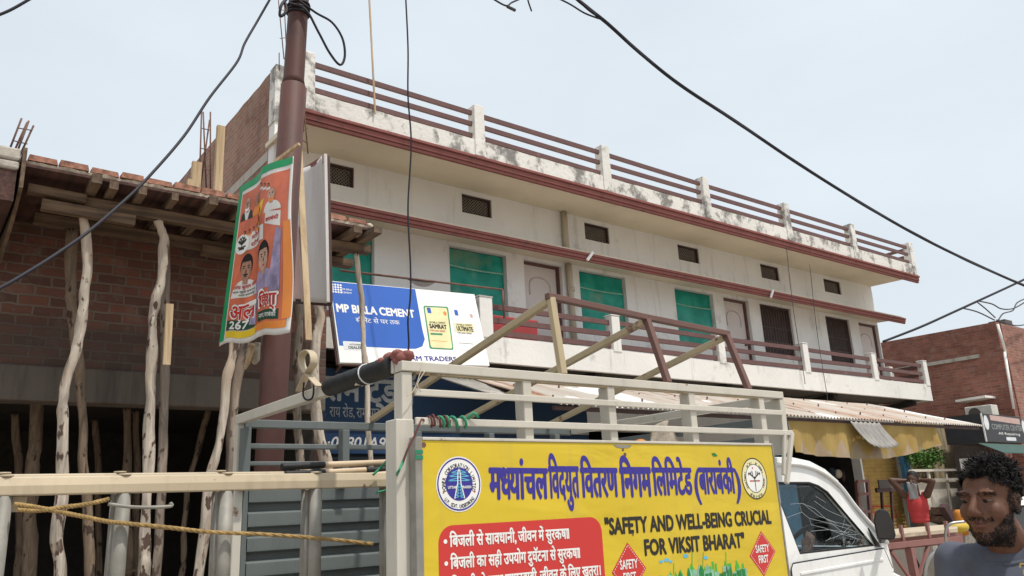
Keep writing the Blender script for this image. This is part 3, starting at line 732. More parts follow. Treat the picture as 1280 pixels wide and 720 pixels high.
# loose pale sheet hanging at the left end of the awning
c = [P(545,471,Y=9.3),P(612,478,Y=9.3),P(660,497,Y=8.6),P(610,492,Y=8.5)]
mb = MB(); mb.grid(lambda u,v: (c[0].lerp(c[1],u)).lerp(c[3].lerp(c[2],u),v)+Vector((0,0,.02*math.sin(u*60))), 60, 4)
tag(mb.build('metal_sheet', MAT['tingrey'], None, loc=c[0], solid=.006), 'loose grey tin sheet at the left end of the rusty awning', 'tin sheet')
# yellow printed valance
c0, c1 = P(985,531,Y=7.62).x, P(1172,560,Y=7.62).x
zt = 2.80
def val(u, v):
    x = c0+(c1-c0)*u
    zb = 2.28-.10*math.sin(u*math.pi*1.05)+.16*max(0,u-.62)*2.2
    z = zt+(zb-zt)*v
    return Vector((x, 7.60+.05*math.sin(x*5.3)*v+.03*math.sin(x*13)*v, z))
mb = MB(); mb.grid(val, 90, 14); tag(mb.build('fabric_valance', MAT['valance'], None, loc=(c0,7.6,2.12)), 'yellow printed cloth valance hanging below the awning edge', 'cloth')
a, b = P(1066,538,Y=7.48), P(1110,560,Y=7.42)
mb = MB(); mb.grid(lambda u,v: Vector((a.x+(b.x-a.x)*u+.28*v, 7.50-.10*v*v-.05*v, 2.80-.40*v-.06*math.sin(u*math.pi)*v+.012*math.sin(u*40))), 50, 8)
tag(mb.build('metal_sheet', MAT['tingrey'], None, loc=(a.x,7.5,2.4), solid=.006), 'bent grey corrugated flap drooping over the yellow valance', 'tin sheet')
class Frame:
    """a flat printed panel: metric u to the right, v up, N towards the viewer"""
    def __init__(s, O, U, V):
        s.O = Vector(O); s.U = Vector(U).normalized(); s.V = (Vector(V)-s.U*Vector(V).dot(s.U)).normalized(); s.N = s.U.cross(s.V).normalized()
    def __call__(s, u, v, o): return s.O+s.U*u+s.V*v+s.N*(o*.3 if 0 < o < .02 else o)
    def px(s, x, y):
        d = ray(x, y); t = (s.O-EYE).dot(s.N)/d.dot(s.N); q = EYE+d*t-s.O; return q.dot(s.U), q.dot(s.V)

# ------------------------------------------------------------------ cement billboard
O = P(425,453,Y=9.12)
F = Frame(O, (1,.06,.045), (-.0,.24,.97))
uBL, uTL, uTR, uBR = F.px(425,453), F.px(412,351), F.px(593,368), F.px(612,457)
t = thing('billboard', 'blue and white cement billboard with two printed sacks tilted under the balcony', 'billboard', O)
quad = [uBL, uBR, uTR, uTL]
mb = MB(); mb.prism([F(*p,0) for p in quad], -F.N*.05); mb.build('board', MAT['whiteboard'], t)
mb = MB()
for a, b in zip(quad, quad[1:]+quad[:1]): mb.bar(F(*a,-.07),F(*b,-.07),.03,.03)
mb.build('back_frame', MAT['rebar'], t)
for px_ in (440,520,600):
    a = F(*F.px(px_,440),-.08); MB().bar(a, (a.x,YB-.002,a.z-.25), .03,.03).build('bracket', MAT['rebar'], t)
bl = [F.px(412.4,351.6)]
bl = [(uTL[0]+.004,uTL[1]-.004)]
c = [F.px(*q) for q in ((519,361.5),(523,384),(528,412),(531,424),(528,433),(520,436),(508,436),(424,432))]
patch(F, [F.px(412.6,351.8)]+c, MAT['blueboard'], t, 'blue_panel', .003)
u0, v0 = F.px(421,390.5); u1, v1 = F.px(519,397.5)
def tilt(F, a, b):
    """sub-frame whose baseline runs from pixel a to pixel b"""
    ua, ub = F.px(*a), F.px(*b); Oa = F(*ua,0); return Frame(Oa, F(*ub,0)-Oa, F.V), (Vector(ub)-Vector(ua)).length
def line(F, s, a, b, hpx, mat, t, **k):
    G, L = tilt(F, a, b); p = F.px(a[0], a[1]-hpx); q = F.px(*a); h = (Vector(p)-Vector(q)).length
    return lettering(s, G, 0, L, 0, h, mat, t, **k)
line(F, 'MP BIRLA CEMENT', (421.5,389.5), (518.5,397), 9.5, MAT['offwhite'], t, bold=.045, off=.006)
line(F, 'सीमेंट से घर तक', (445,402.5), (500,406), 5, MAT['offwhite'], t, bold=.005, off=.006)
for i in range(4):
    for j in range(4):
        a = F.px(415.5+i*3.4+.9*j*.3, 355.5+j*3.0+i*.35); patch(F, disc(a[0],a[1],.016,.0145,10), MAT['offwhite'], t, 'emblem', .006) if not (i+j == -1) else None
line(F, 'MP BIRLA', (428,362.5), (440,363.5), 2, MAT['offwhite'], t, bold=.01, off=.006)
line(F, 'CEMENT', (428,366.5), (440,367.5), 2, MAT['offwhite'], t, bold=.01, off=.006)
a, b = F.px(430,437), F.px(455,427); patch(F, rrect(a[0],b[0]+.02,a[1],b[1]-.01,.015,4), MAT['bagborder'], t, 'dealer_plate', .006)
line(F, 'AUTHORISED', (437,431.5), (452,432.2), 2, MAT['ink'], t, bold=.01, off=.009)
line(F, 'DEALER', (436,436), (453,436.5), 3.2, MAT['ink'], t, bold=.03, off=.009)
line(F, 'RAM TRADERS', (508,450.5), (571,451.5), 5.5, MAT['navy'], t, bold=.03, off=.006)
for k_, (x0,y0,x1,y1,sl,body,edge,nm) in enumerate(((529,381,566,437,4.5,'samrat','baggreen','SAMRAT'),(563,384,599,439,5,'whiteboard','bagborder','ULTIMATE'))):
    def B4(m, y0=y0,y1=y1,x0=x0,x1=x1,sl=sl): return [F.px(x0+m+sl*.0,y0+m+1),F.px(x1-6-m,y0+m+2.5),F.px(x1+1-m,y1-m+.5),F.px(x0+8+m,y1-m-1)]
    def rnd(q, r=.035):
        out = []
        for i in range(4):
            p, a_, b_ = Vector(q[i]), Vector(q[i-1]), Vector(q[(i+1)%4]); s_, e_ = p+(a_-p).normalized()*r, p+(b_-p).normalized()*r
            for k in range(5): tt = k/4; out.append(tuple((1-tt)**2*s_+2*tt*(1-tt)*p+tt*tt*e_))
        return out
    bag = patch(F, rnd(B4(0)), MAT[edge], t, 'printed_sack', .005)
    patch(F, rnd(B4(1.6)), MAT[body], t, 'sack_face', .007)
    xm = x0+ (5 if k_ == 0 else 5)
    a = F.px(xm+2.0,y0+7); patch(F, [(a[0]-.03,a[1]-.045),(a[0]+.035,a[1]-.045),(a[0]+.035,a[1]+.045),(a[0]-.03,a[1]+.045)], MAT['blueboard'], t, 'emblem', .009)
    a = F.px(x1-10,y0+11); patch(F, disc(a[0],a[1],.03,.035,14), MAT['posterorange' if k_==0 else 'paleprint'], t, 'seal', .009)
    yb = y0+29
    if k_: patch(F, [F.px(xm+1,yb+2),F.px(x1-6,yb+3.5),F.px(x1-7.5,yb-8),F.px(xm-.5,yb-9.5)], MAT['samrat'], t, 'gold_band', .0085)
    line(F, 'MP BIRLA CEMENT', (xm+3,yb-6), (x1-9,yb-5), 2.2, MAT['ink'], t, bold=.02, off=.010)
    line(F, nm, (xm+3.5,yb), (x1-7.5,yb+1.6), 5, MAT['ink'], t, bold=.06, off=.010)
    line(F, 'PORTLAND CEMENT', (xm+4,yb+4), (x1-9,yb+5.3), 2, MAT['posterred'] if k_==0 else MAT['ink'], t, bold=.02, off=.010)
    if k_ == 0: patch(F, [F.px(xm+4,yb+8.5),F.px(xm+19,yb+9.2),F.px(xm+19,yb+6.8),F.px(xm+4,yb+6.2)], MAT['baggreen'], t, 'green_band', .009)
    patch(F, [F.px(xm+5,yb+16),F.px(x1-7,yb+17.5),F.px(x1-7,yb+16.9),F.px(xm+5,yb+15.4)], MAT['posterorange' if k_==0 else 'ink'], t, 'rule', .009)

# ------------------------------------------------------------------ unfinished brick building on the left
YL, YS, XE = 8.85, 7.5, 3.93
U = thing('unfinished_building', 'unfinished red brick building with a raw concrete beam and a propped slab', 'building', (0,YL,0))
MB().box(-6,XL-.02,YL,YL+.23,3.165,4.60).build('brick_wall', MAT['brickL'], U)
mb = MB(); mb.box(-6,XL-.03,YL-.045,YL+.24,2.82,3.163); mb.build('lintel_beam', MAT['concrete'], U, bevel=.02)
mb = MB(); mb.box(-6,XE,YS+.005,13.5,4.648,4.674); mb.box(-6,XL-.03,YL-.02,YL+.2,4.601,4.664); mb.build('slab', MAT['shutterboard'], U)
mb = MB(); mb.box(-6,XL-.03,YL+.231,13.5,3.0,3.16); mb.box(-6,XL-.03,13.2,13.4,0,3.0); mb.box(XL-.26,XL-.04,YL+.25,13.2,0,3.0); mb.box(-6,-5.8,YL+.25,13.2,0,3.0); mb.build('interior_shell', MAT['soot_shade'], U)  # walls and ceiling coloured near-black in place of real interior shade
mb = MB(); n = 0; x = .62
while x < XE-.05:
    l = random.uniform(.19,.25); h = random.uniform(.048,.066); dy = random.uniform(-.004,.012)
    if random.random() < .95:
        mb.hexa([(x,YS+dy,4.712),(min(x+l,XE),YS+dy,4.712),(min(x+l,XE),YS+.12,4.712),(x,YS+.12,4.712),(x+.01,YS+dy+.008,4.712+h),(min(x+l,XE)-.012,YS+dy+.01,4.712+h*random.uniform(.85,1.05)),(min(x+l,XE)-.01,YS+.12,4.712+h),(x+.008,YS+.12,4.712+h)])
    x += l+random.uniform(.006,.018)
mb.build('brick_edging', MAT['loosebrick'], U)
mb = MB(); nseg = 110
for i in range(nseg):
    a = .60+(XE-.6)*i/nseg; b = .60+(XE-.6)*(i+1)/nseg
    f_ = lambda x: .010*noise.noise(Vector((x*9,0,1)))+.012*noise.noise(Vector((x*37,0,1))); gz = lambda x: 4.706+.012*noise.noise(Vector((x*7,4,1)))+.012*noise.noise(Vector((x*31,4,1)))
    mb.hexa([(a,YS+.02+f_(a),4.675),(b,YS+.02+f_(b),4.675),(b,YS+.3,4.675),(a,YS+.3,4.675),(a,YS+.012+f_(a+3),gz(a)),(b,YS+.012+f_(b+3),gz(b)),(b,YS+.3,4.72),(a,YS+.3,4.72)])
bmesh.ops.remove_doubles(mb.bm, verts=mb.bm.verts[:], dist=1e-5); mb.build('mortar_edge', MAT['mortarc'], U)
# broken concrete end of the slab on the right
mb = MB()
for i in range(46):
    p = Vector((XE-.06+random.uniform(-.05,.10), YS+.05+random.uniform(-.03,.40), 4.69+random.uniform(-.05,.07))); s_ = random.uniform(.02,.05)
    mb.ell(p, (s_,s_*.8,s_*.7), Matrix.Rotation(random.random()*3,3,'X') @ Matrix.Rotation(random.random()*3,3,'Z'), 5, 4)
mb.build('broken_edge', MAT['mortarc'], U)
mb = MB(); mb.box(-6,.56,YS-.05,YL-.02,4.58,4.66); mb.box(-6,.56,YS-.06,YS+.3,4.662,4.775); mb.build('cast_edge', MAT['concretelight'], U, bevel=.02)
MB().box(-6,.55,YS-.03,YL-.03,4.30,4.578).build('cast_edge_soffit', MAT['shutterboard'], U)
# formwork boards beside the cast edge
mb = MB(); mb.prism([(.575,YS-.06,4.79),(.575,YS-.07,4.42),(.575,YS+.35,4.25),(.575,YL-.05,4.05),(.575,YL-.05,4.66)], (.03,0,0)); tag(mb.build('form_board', MAT['planky'], None, loc=(.59,YS,4.3)), 'narrow upright formwork board at the pale concrete end of the slab', 'board')
# brick column rubble on the beam: dark vertical sooty marks handled by the brick material
# timber joists under the slab (run towards the wall)
js = [((123,209),.085,'short pale joist sticking out past the slab edge, nearest the concrete end'),((144,219),.075,'dark joist just right of the pale protruding one under the slab'),((180,226),.07,'joist ending behind the overhead cable above the left formwork'),((220,236),.06,'thin joist between the cable and the tall upright plank'),((268,238),.085,'stout joist ending right below the tall upright plank'),((303,262),.07,'joist half hidden behind the party poster'),]
for (px_,py_), w_, lab in js:
    ov = .10 if w_ > .08 else .02
    p = P(px_,py_,Y=YS-ov); x = p.x
    mb = MB().bar((x,YS-ov,4.615),(x+.02,YL-.01,4.60),w_,.075 if w_ < .08 else .085)
    tag(mb.build('timber_joist', MAT['planky'], None, loc=(x,YS,4.6)), lab, 'joist', 'joists under the raw slab')
for i, (x, lab) in enumerate(((XE-.03,'outermost joist along the broken right end of the slab'),(XE-.22,'second joist in from the broken right end of the slab'))):
    mb = MB().bar((x,YS-.18+.1*i,4.60),(x-.02,YL-.01,4.585),.10,.07); tag(mb.build('timber_joist', MAT['planky'], None, loc=(x,YS,4.6)), lab, 'joist', 'joists under the raw slab')
def beam(a, b, w_, h, lab, m='plank'):
    mb = MB().bar(a, b, w_, h); tag(mb.build('timber_beam', MAT[m], None, loc=a), lab, 'beam', 'timber beams carrying the joists')
a = P(70,246,Y=7.78); b = P(332,283,Y=7.78)
beam((a.x+.22,7.78,4.505),(b.x,7.78,4.50),.09,.10,'long front timber beam resting on the two pale crooked props')
beam((.78,7.72,4.40),(1.55,7.72,4.385),.08,.095,'short timber piece spiked under the left end of the front beam')
beam((.80,8.42,4.505),(b.x+.3,8.42,4.49),.09,.10,'rear timber beam close to the sooty brick wall')
beam((.66,7.70,4.52),(1.12,7.70,4.51),.09,.075,'stub of timber at the far left beside the upright form board')
a = P(252,306,Y=8.3); beam((a.x,8.3,4.40),(a.x+.75,8.3,4.375),.09,.10,'short block of timber below the rear beam behind the poster')
beam((3.45,7.78,4.50),(4.02,7.78,4.515),.12,.09,'timber bearer under the broken right corner of the slab')
beam((3.55,8.3,4.50),(4.06,8.3,4.50),.12,.09,'second timber bearer behind the broken right corner of the slab')
# props
def prop(pxs, Y, r0, r1, mat, lab, top=None, jit=.35, Y1=None):
    Y1 = Y if Y1 is None else Y1; n = len(pxs)
    pts = [P(x,y,Y=Y+(Y1-Y)*i/(n-1)) for i,(x,y) in enumerate(pxs)]
    if top is not None: pts[0].z = top
    d = pts[-1]-pts[-2]; k = pts[-1].z/max(.2,-d.z) if d.z < 0 else 0
    e = pts[-1]+d*k*.9; e.z = 0.0; pts.append(Vector(((pts[-1].x+e.x)/2,e.y,pts[-1].z/2))); pts.append(e)
    return log('wooden_prop', pts, r0*.64, r1*.66, MAT[mat], lab, 'prop', 'wooden props under the unfinished building', 10, .6)
prop([(102,262),(108,310),(106,360),(102,400),(95,435),(81,490),(79,530),(77,600),(73,660),(73,720)],7.78,.060,.068,'barkwhite','pale crooked prop bent like a knee, leftmost in front of the brick wall',4.455)
prop([(199,262),(205,300),(203,335),(194,375),(191,410),(189,455),(188,500),(187,560),(183,620),(181,680),(180,720)],7.78,.058,.075,'barkwhite','pale bent prop with peeling bark under the middle of the front beam',4.455)
prop([(88,300),(90,380),(97,440),(102,520),(106,600),(112,720)],8.42,.07,.06,'barkdark','dark brown prop just behind the leftmost pale prop',4.455)
prop([(207,300),(206,380),(205,470),(203,560),(200,640),(196,720)],8.42,.068,.068,'barkgrey','straight grey prop standing close behind the middle pale prop',4.44)
prop([(302,330),(298,400),(290,440),(283,480),(274,545),(265,590),(258,650),(248,720)],7.6,.058,.066,'barkwhite','pale prop with dark knots leaning out from below the party poster',4.45)
prop([(312,360),(306,420),(296,480),(290,540),(286,620),(280,720)],8.1,.07,.066,'barkgrey','greyish prop right behind the knotted prop below the poster',4.4)
prop([(384,330),(396,372),(399,400),(393,440),(394,490),(399,540),(408,590),(412,640)],7.9,.075,.085,'barkwhite','thick smooth whitish prop rising beside the white backed banner',4.45)
prop([(373,430),(372,500),(374,560),(376,640)],8.4,.07,.075,'barkgrey','grey prop left of the thick whitish one, low behind the truck cage',4.4)
prop([(445,331),(450,362),(454,400),(456,440),(459,480),(461,530),(463,580),(464,640)],7.78,.045,.04,'bark','slim reddish prop crossing in front of the cement billboard',4.45)
for pxs, Y, r, m, lab in ([[(45,505),(43,560),(40,600),(36,720)],9.9,.10,'barkdark','thick dark prop deep inside, far left of the opening'],
    [[(158,505),(160,560),(158,620),(162,720)],10.4,.075,'barkdark','dark prop inside the opening, left one of a close pair'],
    [[(170,505),(171,560),(170,640),(168,720)],10.6,.06,'barkdark','dark prop inside the opening, right one of a close pair'],
    [[(262,505),(247,560),(235,610),(229,690),(226,720)],10.2,.05,'barkdark','thin dark prop leaning inside the opening near the knotted prop'],
    [[(120,505),(122,580),(124,720)],11.6,.06,'barkdark','far thin prop in the dark between the two pale props'],
    [[(20,505),(24,600),(22,720)],11.2,.06,'barkdark','far prop in the dark at the left picture edge']):
    prop(pxs, Y, r, r*.95, m, lab, 2.99)
# short bamboo pieces and uprights
def stick(name, a, b, w_, h, m, lab, cat, group=None):
    mb = MB().bar(a,b,w_,h); return tag(mb.build(name, MAT[m], None, loc=b), lab, cat, group)
stick('bamboo_slat',P(212,380,Y=7.66),P(208,456,Y=7.66),.065,.03,'bamboo','short pale bamboo slat nailed across the middle pale prop','slat')
stick('upright_plank',P(276,158,Y=7.62),P(272,240,Y=7.62),.075,.05,'bamboo','tall pale plank standing on the slab edge before the brick flank wall','plank')
stick('upright_plank',P(246,203,Y=7.9),P(244,240,Y=7.9),.09,.05,'bamboo','short stump of plank standing on the slab left of the tall one','plank')
stick('upright_plank',P(238,225,Y=7.8),P(237,240,Y=7.8),.06,.05,'bamboo','tiny wooden peg left of the plank stump on the slab','plank')
def rebar(lines, ties, Y, lab):
    t = thing('rebar_bundle', lab, 'rebar', P(*lines[0][1],Y=Y), 'rebar sticking up from columns')
    for k,(a,b) in enumerate(lines): MB().tube([P(*a,Y=Y+.12*(k%2)),P(*b,Y=Y+.12*(k%2))],.009,6).build('bar', MAT['rebar'], t)
    for a,b in ties: MB().tube([P(*a,Y=Y),P(*b,Y=Y+.12)],.006,5).build('tie', MAT['rebar'], t)
rebar([((27,148),(10,192)),((34,153),(16,193)),((36,151),(20,194)),((42,157),(24,196))],[((22,160),(40,163)),((17,176),(34,180)),((12,188),(28,190))],8.3,'bent cage of thin rebar above the left concrete slab end')
rebar([((252,138),(249,240)),((254,140),(258,240)),((263,140),(263,240)),((262,150),(250,238))],[((251,160),(263,163)),((250,185),(262,188)),((250,210),(262,213))],8.6,'rusty rebar column behind the tall plank against the brick flank wall')
rebar([((348,0),(355,74)),((355,0),(359,80)),((349,66),(349,88))],[((348,10),(356,14)),((350,48),(359,47))],10.7,'tall thin rebar rising left of the pole from the terrace corner')
rebar([((378,115),(385,192)),((383,110),(379,165))],[((377,165),(385,160)),((378,175),(385,180))],9.3,'rusty rebar ladder hanging just right of the pole below the cornice')
mb = MB()
for i in range(26):
    p = Vector((random.uniform(1.6,3.2), random.uniform(8.9,10.3), .25+random.uniform(0,.85))); d = Vector((random.uniform(.4,1),random.uniform(-.4,.4),random.uniform(-.25,.2)))
    mb.bar(p-d*.5,p+d*.5,.12,.03)
tag(mb.build('plank_heap', MAT['plank'], None, loc=(2.4,9.6,0)), 'heap of broken planks on the floor inside the dark opening', 'planks', None, 'stuff')

# ------------------------------------------------------------------ utility pole
YP = 4.6
pl = [P(371,40,Y=YP), P(362,190,Y=YP), P(349,450,Y=YP), P(335,600,Y=YP)]
d = (pl[0]-pl[3]).normalized(); base = pl[3]-d*(pl[3].z/d.z); joint = P(367,108,Y=YP); topp = base+d*8.2/d.z
def onpole(z): return base+d*(z-0)/d.z
t = thing('utility_pole', 'tall red brown tubular steel pole leaning slightly beside the poster', 'pole', base)
MB().tube([base,onpole(2.2),onpole(joint.z)],.081,24).build('lower_tube', MAT['rustpole'], t)
MB().tube([onpole(joint.z),onpole(joint.z+.05),onpole(6.6),onpole(8.2)],[.078,.068,.065,.06],24).build('upper_tube', MAT['rustpole'], t)
zz = P(358,8,Y=YP).z
mb = MB()
for i in range(3): 
    c = onpole(zz-.03+.03*i); mb.tube([c+Vector((math.cos(a),math.sin(a),.15*math.sin(a+i)))*.074 for a in [k*math.pi/8 for k in range(17)]],.008,6)
mb.build('wire_wraps', MAT['wire'], t)
Yp = YP-.1
cable('cable', [P(362,4,Y=YP-.05),P(382,12,Y=Yp),P(398,40,Y=Yp),P(412,66,Y=Yp),P(425,81,Y=Yp),P(431,70,Y=Yp),P(428,48,Y=Yp),P(415,28,Y=Yp),P(395,16,Y=Yp),P(376,2,Y=Yp),P(365,-8,Y=Yp)],.0085,'loop of slack black cable hanging off the top of the pole','cable')
cable('cable', [P(361,-4,Y=YP-.09),P(352,6,Y=YP-.15),P(350,20,Y=YP-.15),P(358,14,Y=YP-.15),P(356,2,Y=YP-.12)],.010,'tight coil of black cable knotted at the left of the pole top','cable')
cable('cable', [P(338,-2,Y=4.5),P(322,26,Y=4.5),P(306,54,Y=4.45),P(296,78,Y=4.4),P(262,122,Y=4.3),P(230,170,Y=4.2),P(185,222,Y=4.05),P(150,256,Y=3.95),P(110,290,Y=3.8),P(70,318,Y=3.7),P(35,340,Y=3.6),P(0,360,Y=3.5),P(-60,388,Y=3.3)],.0075,'single cable sagging from the pole across the brick building to the left edge','cable',)
cable('cable', [P(-10,22,Y=4.0),P(14,12,Y=4.0),P(42,-4,Y=4.0)],.007,'short piece of cable crossing the top left corner of the sky','cable')
cable('cable', [P(507,-6,Y=8.6),P(510,60,Y=8.6),P(510,120,Y=8.6),P(514,180,Y=8.6),P(510,260,Y=8.6),P(513,330,Y=8.6),P(513,370,Y=8.6),P(510,400,Y=8.6),P(511,430,Y=8.6),P(509,447,Y=8.6)],.013,'thin black cable dangling straight down in front of the blue billboard','cable')
stick('iron_rod',P(461.5,-4,Y=YR-.03),P(469,142,Y=YR-.03),.022,.022,'bamboo','thin orange brown rod tied upright to the terrace railing','rod')
cable('cable', [P(200,-640,Y=4.6),P(520,-220,Y=5.2),P(660,-64,Y=5.5),P(712,-10,Y=5.6),P(735,10,Y=5.6),P(760,30,Y=5.6),P(800,66,Y=5.6),P(850,106,Y=5.6),P(920,152,Y=5.6),P(1000,206,Y=5.6),P(1080,256,Y=5.6),P(1150,296,Y=5.6),P(1215,328,Y=5.6),P(1285,359,Y=5.6),P(1340,380,Y=5.6),P(1480,425,Y=5.6)],.023,'thick twisted black service cable sagging across the sky to the right edge','cable')
cable('cable', [P(712,-10,Y=5.62),P(737,13,Y=5.57),P(760,29,Y=5.63),P(800,67,Y=5.57),P(850,105,Y=5.64),P(920,153,Y=5.57),P(1000,205,Y=5.64),P(1080,257,Y=5.57),P(1150,295,Y=5.64),P(1215,329,Y=5.57),P(1285,358,Y=5.63),P(1340,381,Y=5.6)],.015,'thinner black strand twisted round the thick sky cable','cable')
cable('cable', [P(690,-6,Y=5.6),P(712,5,Y=5.6),P(730,16,Y=5.6),P(745,22,Y=5.6),P(752,24,Y=5.6)],.010,'thin black tail joining the thick sky cable near the top edge','cable')
cable('cable', [P(612,-4,Y=5.2),P(632,7,Y=5.2),P(640,3,Y=5.2),P(656,-4,Y=5.2)],.009,'loose black cable end with a taped tip at the top edge','cable')
cable('cable', [P(634,8,Y=5.2),P(644,13,Y=5.2)],.016,'taped grey tip of the loose cable end at the top edge','cable tip','wiregrey')
cable('cable', [P(659,-4,Y=5.2),P(661,4,Y=5.2),P(664.5,14,Y=5.2)],.008,'short black wire end poking down right of the taped cable tip','cable')
YQ = 7.0
cable('cable', [P(1104,427,Y=8.9),P(1150,409,Y=8.5),P(1190,391,Y=8.2),P(1225,375,Y=8.0),P(1262,358,Y=7.8),P(1300,340,Y=7.6)],.030,'grey service cable running from the white building to the right edge','cable')
for pts, lab in (([(1203,385),(1222,390),(1243,400)],'left one of two thin wires dropping onto the gable tip'),([(1222,378),(1232,386),(1244,397)],'steeper one of two thin wires dropping onto the gable tip'),([(1222,376),(1240,380),(1252,386),(1268,385),(1290,372)],'thin wire looping right above the gable tip'),([(1248,400),(1254,392),(1266,388),(1272,378),(1290,370)],'thin wire curling up from the gable tip'),([(1246,400),(1262,405),(1272,407),(1292,404)],'thin wire sagging right from the gable tip')):
    cable('cable', [P(x,y,Y=8.6) for x,y in pts], .018, lab, 'cable', 'wiregrey', 'thin wires at the gable tip')

# ------------------------------------------------------------------ party poster hanging off the pole
XPB = 1.60
pc = {k: P(*v,X=XPB) for k,v in dict(TL=(301,234),TR=(357,193),BR=(362,414),BL=(274,433)).items()}
def psurf(u, v, o):
    a = pc['BL'].lerp(pc['BR'],u); b = pc['TL'].lerp(pc['TR'],u); p = a.lerp(b,v)
    w_ = .028*math.sin(u*9+v*2.2)*u + .012*math.exp(-((u-.57-.03*v)/.05)**2)*(.35+.65*abs(math.sin(v*2.2+.3))) - .06*max(0,u-.8)*(1+math.sin(v*7))
    return p+Vector((-w_-(o*.4+.0028 if o > 0 else 0), 0, .012*math.sin(u*12)*(1-v)))
t = thing('poster_banner', 'crumpled saffron and green party poster hanging from the pole', 'poster', pc['BR'])
mb = MB(); mb.grid(lambda u,v: psurf(u,v,0), 40, 50); mb.build('sheet', MAT['posterwhite'], t, solid=.003)
S_ = .035
pp = lambda poly, m, nm, o=.002: patch(psurf, poly, MAT[m], t, nm, o, S_)
R4 = lambda u0,u1,v0,v1: [(u0,v0),(u1,v0),(u1,v1),(u0,v1)]
pp(R4(.0,.075,.02,1),'postergreen','green_border'); pp(R4(.076,1,.955,1),'postergreen','green_border')
pp(R4(.10,.97,.075,.93),'saffron','saffron_ground'); pp(R4(.55,.97,.035,.075),'posterorange','orange_border'); pp(R4(.10,.54,.03,.07),'posteryellow','yellow_border'); pp(R4(.93,1,.08,.62),'posterorange','orange_border',.004)
def bust(cu, cv, s, face, shirt, hair, nm, jacket=None, tash=False, asp=1.5, bald=False):
    e = lambda a,b,ru,rv,m,o,a0=0,a1=360,n=18: pp(disc(cu+a*s*asp,cv+b*s,ru*s*asp,rv*s,n,a0,a1),m,nm,o)
    e(0,-.95,.78,.62,shirt,.004,0,180)
    if jacket:
        pp([(cu-.78*s*asp,cv-.95*s),(cu-.12*s*asp,cv-.95*s),(cu-.35*s*asp,cv-.38*s),(cu-.62*s*asp,cv-.5*s)],jacket,nm,.006)
        pp([(cu+.78*s*asp,cv-.95*s),(cu+.12*s*asp,cv-.95*s),(cu+.35*s*asp,cv-.38*s),(cu+.62*s*asp,cv-.5*s)],jacket,nm,.006)
    pp(R4(cu-.14*s*asp,cu+.14*s*asp,cv-.5*s,cv-.2*s),face,nm,.006)
    if not bald: e(0,.14,.36,.42,hair,.006)
    e(0,0,.31,.42,face,.008)
    if bald: e(0,-.22,.26,.2,hair,.010,180,360)
    if not bald: e(0,.22,.33,.24,hair,.010,15,165)
    for sx_ in (-1,1):
        e(sx_*.13,.06,.055,.022,'ink',.011,n=8); e(sx_*.13,.13,.085,.018,'ink',.011,n=8)
    e(0,-.06,.035,.07,'lip',.011,n=8)
    if tash: e(0,-.17,.14,.035,'ink',.012,n=10)
    e(0,-.235,.09,.022,'posterred' if not tash else 'lip',.012,n=10)
bust(.24,.845,.10,'facepale','posterwhite','offwhite','printed_portrait','ink',bald=True)
bust(.45,.845,.098,'faceprint','posterorange','faceprint','printed_portrait',bald=True)
bust(.78,.80,.10,'facepale','posterwhite','posterorange','printed_portrait',bald=True)
for i in range(5): bust(.24+.075*i,.665+.004*i,.03,'faceprint',('posterwhite','posterorange')[i%2],'hair','printed_portrait')
for i in range(4): bust(.55+.06*i,.90-.012*i,.028,'faceprint','posterwhite','hair','printed_portrait')
pp([(.44,.66),(.60,.70),(.66,.80),(.50,.76)],'posteryellow','yellow_block',.004)
lettering('2027', lambda u,v,o: psurf(u+.12*(v-.70),v+.18*(u-.47),o), .47,.60,.685,.05, MAT['posterred'], t, bold=.05, off=.007)
pp(R4(.12,.66,.555,.645),'posterwhite','white_band',.004)
pp(disc(.215,.60,.115,.062,26),'offwhite','lotus_disc',.006); annulus(psurf,.215,.60,.0,.001,MAT['ink'],t,'lotus_ring',.007,6)
lot = []
for k in range(5):
    a = math.radians(90+(k-2)*30); lot.append([(.215,.598),(.215+.055*math.cos(a)-.02*math.sin(a),.605+.026*math.sin(a)),(.215+.08*math.cos(a),.605+.042*math.sin(a)),(.215+.055*math.cos(a)+.02*math.sin(a),.605+.026*math.sin(a)),(.215,.598)])
lot += [[(.215,.598),(.215,.565)],[(.17,.57),(.26,.57)],[(.15,.585),(.215,.578),(.28,.585)]]
strokes(psurf, lot, .010, MAT['ink'], t, 'lotus_emblem', .009)
lettering('मोदी', psurf, .37,.60,.61,.022, MAT['posterred'], t, bold=.03, off=.007)
lettering('योगी', psurf, .37,.58,.567,.022, MAT['posterred'], t, bold=.03, off=.007)
bust(.33,.435,.175,'faceprint','posterwhite','hair','printed_portrait',tash=True)
bust(.68,.44,.185,'facepale','purpleprint','hair','printed_portrait')
pp([(.78,.24),(.90,.24),(.91,.58),(.86,.60),(.83,.46)],'purpleprint','printed_scarf',.007)
lettering('उमेश कुमार मि', psurf, .16,.50,.322,.018, MAT['posterred'], t, bold=.02, off=.012)
lettering('ब्लाक प्रमुख रामनगर', psurf, .16,.50,.298,.010, MAT['ink'], t, bold=.01, off=.012)
lettering('जनपद बाराबंकी', psurf, .26,.48,.278,.009, MAT['ink'], t, bold=.01, off=.012)
for (s_,a,b,v_,h_) in (('अल',.16,.53,.14,.075),('मिश्रा',.60,.88,.165,.06)):
    lettering(s_, psurf, a-.012, b+.012, v_-.004, h_+.008, MAT['offwhite'], t, bold=.085, off=.009)
    lettering(s_, psurf, a, b, v_, h_, MAT['posterred'], t, bold=.03, off=.013)
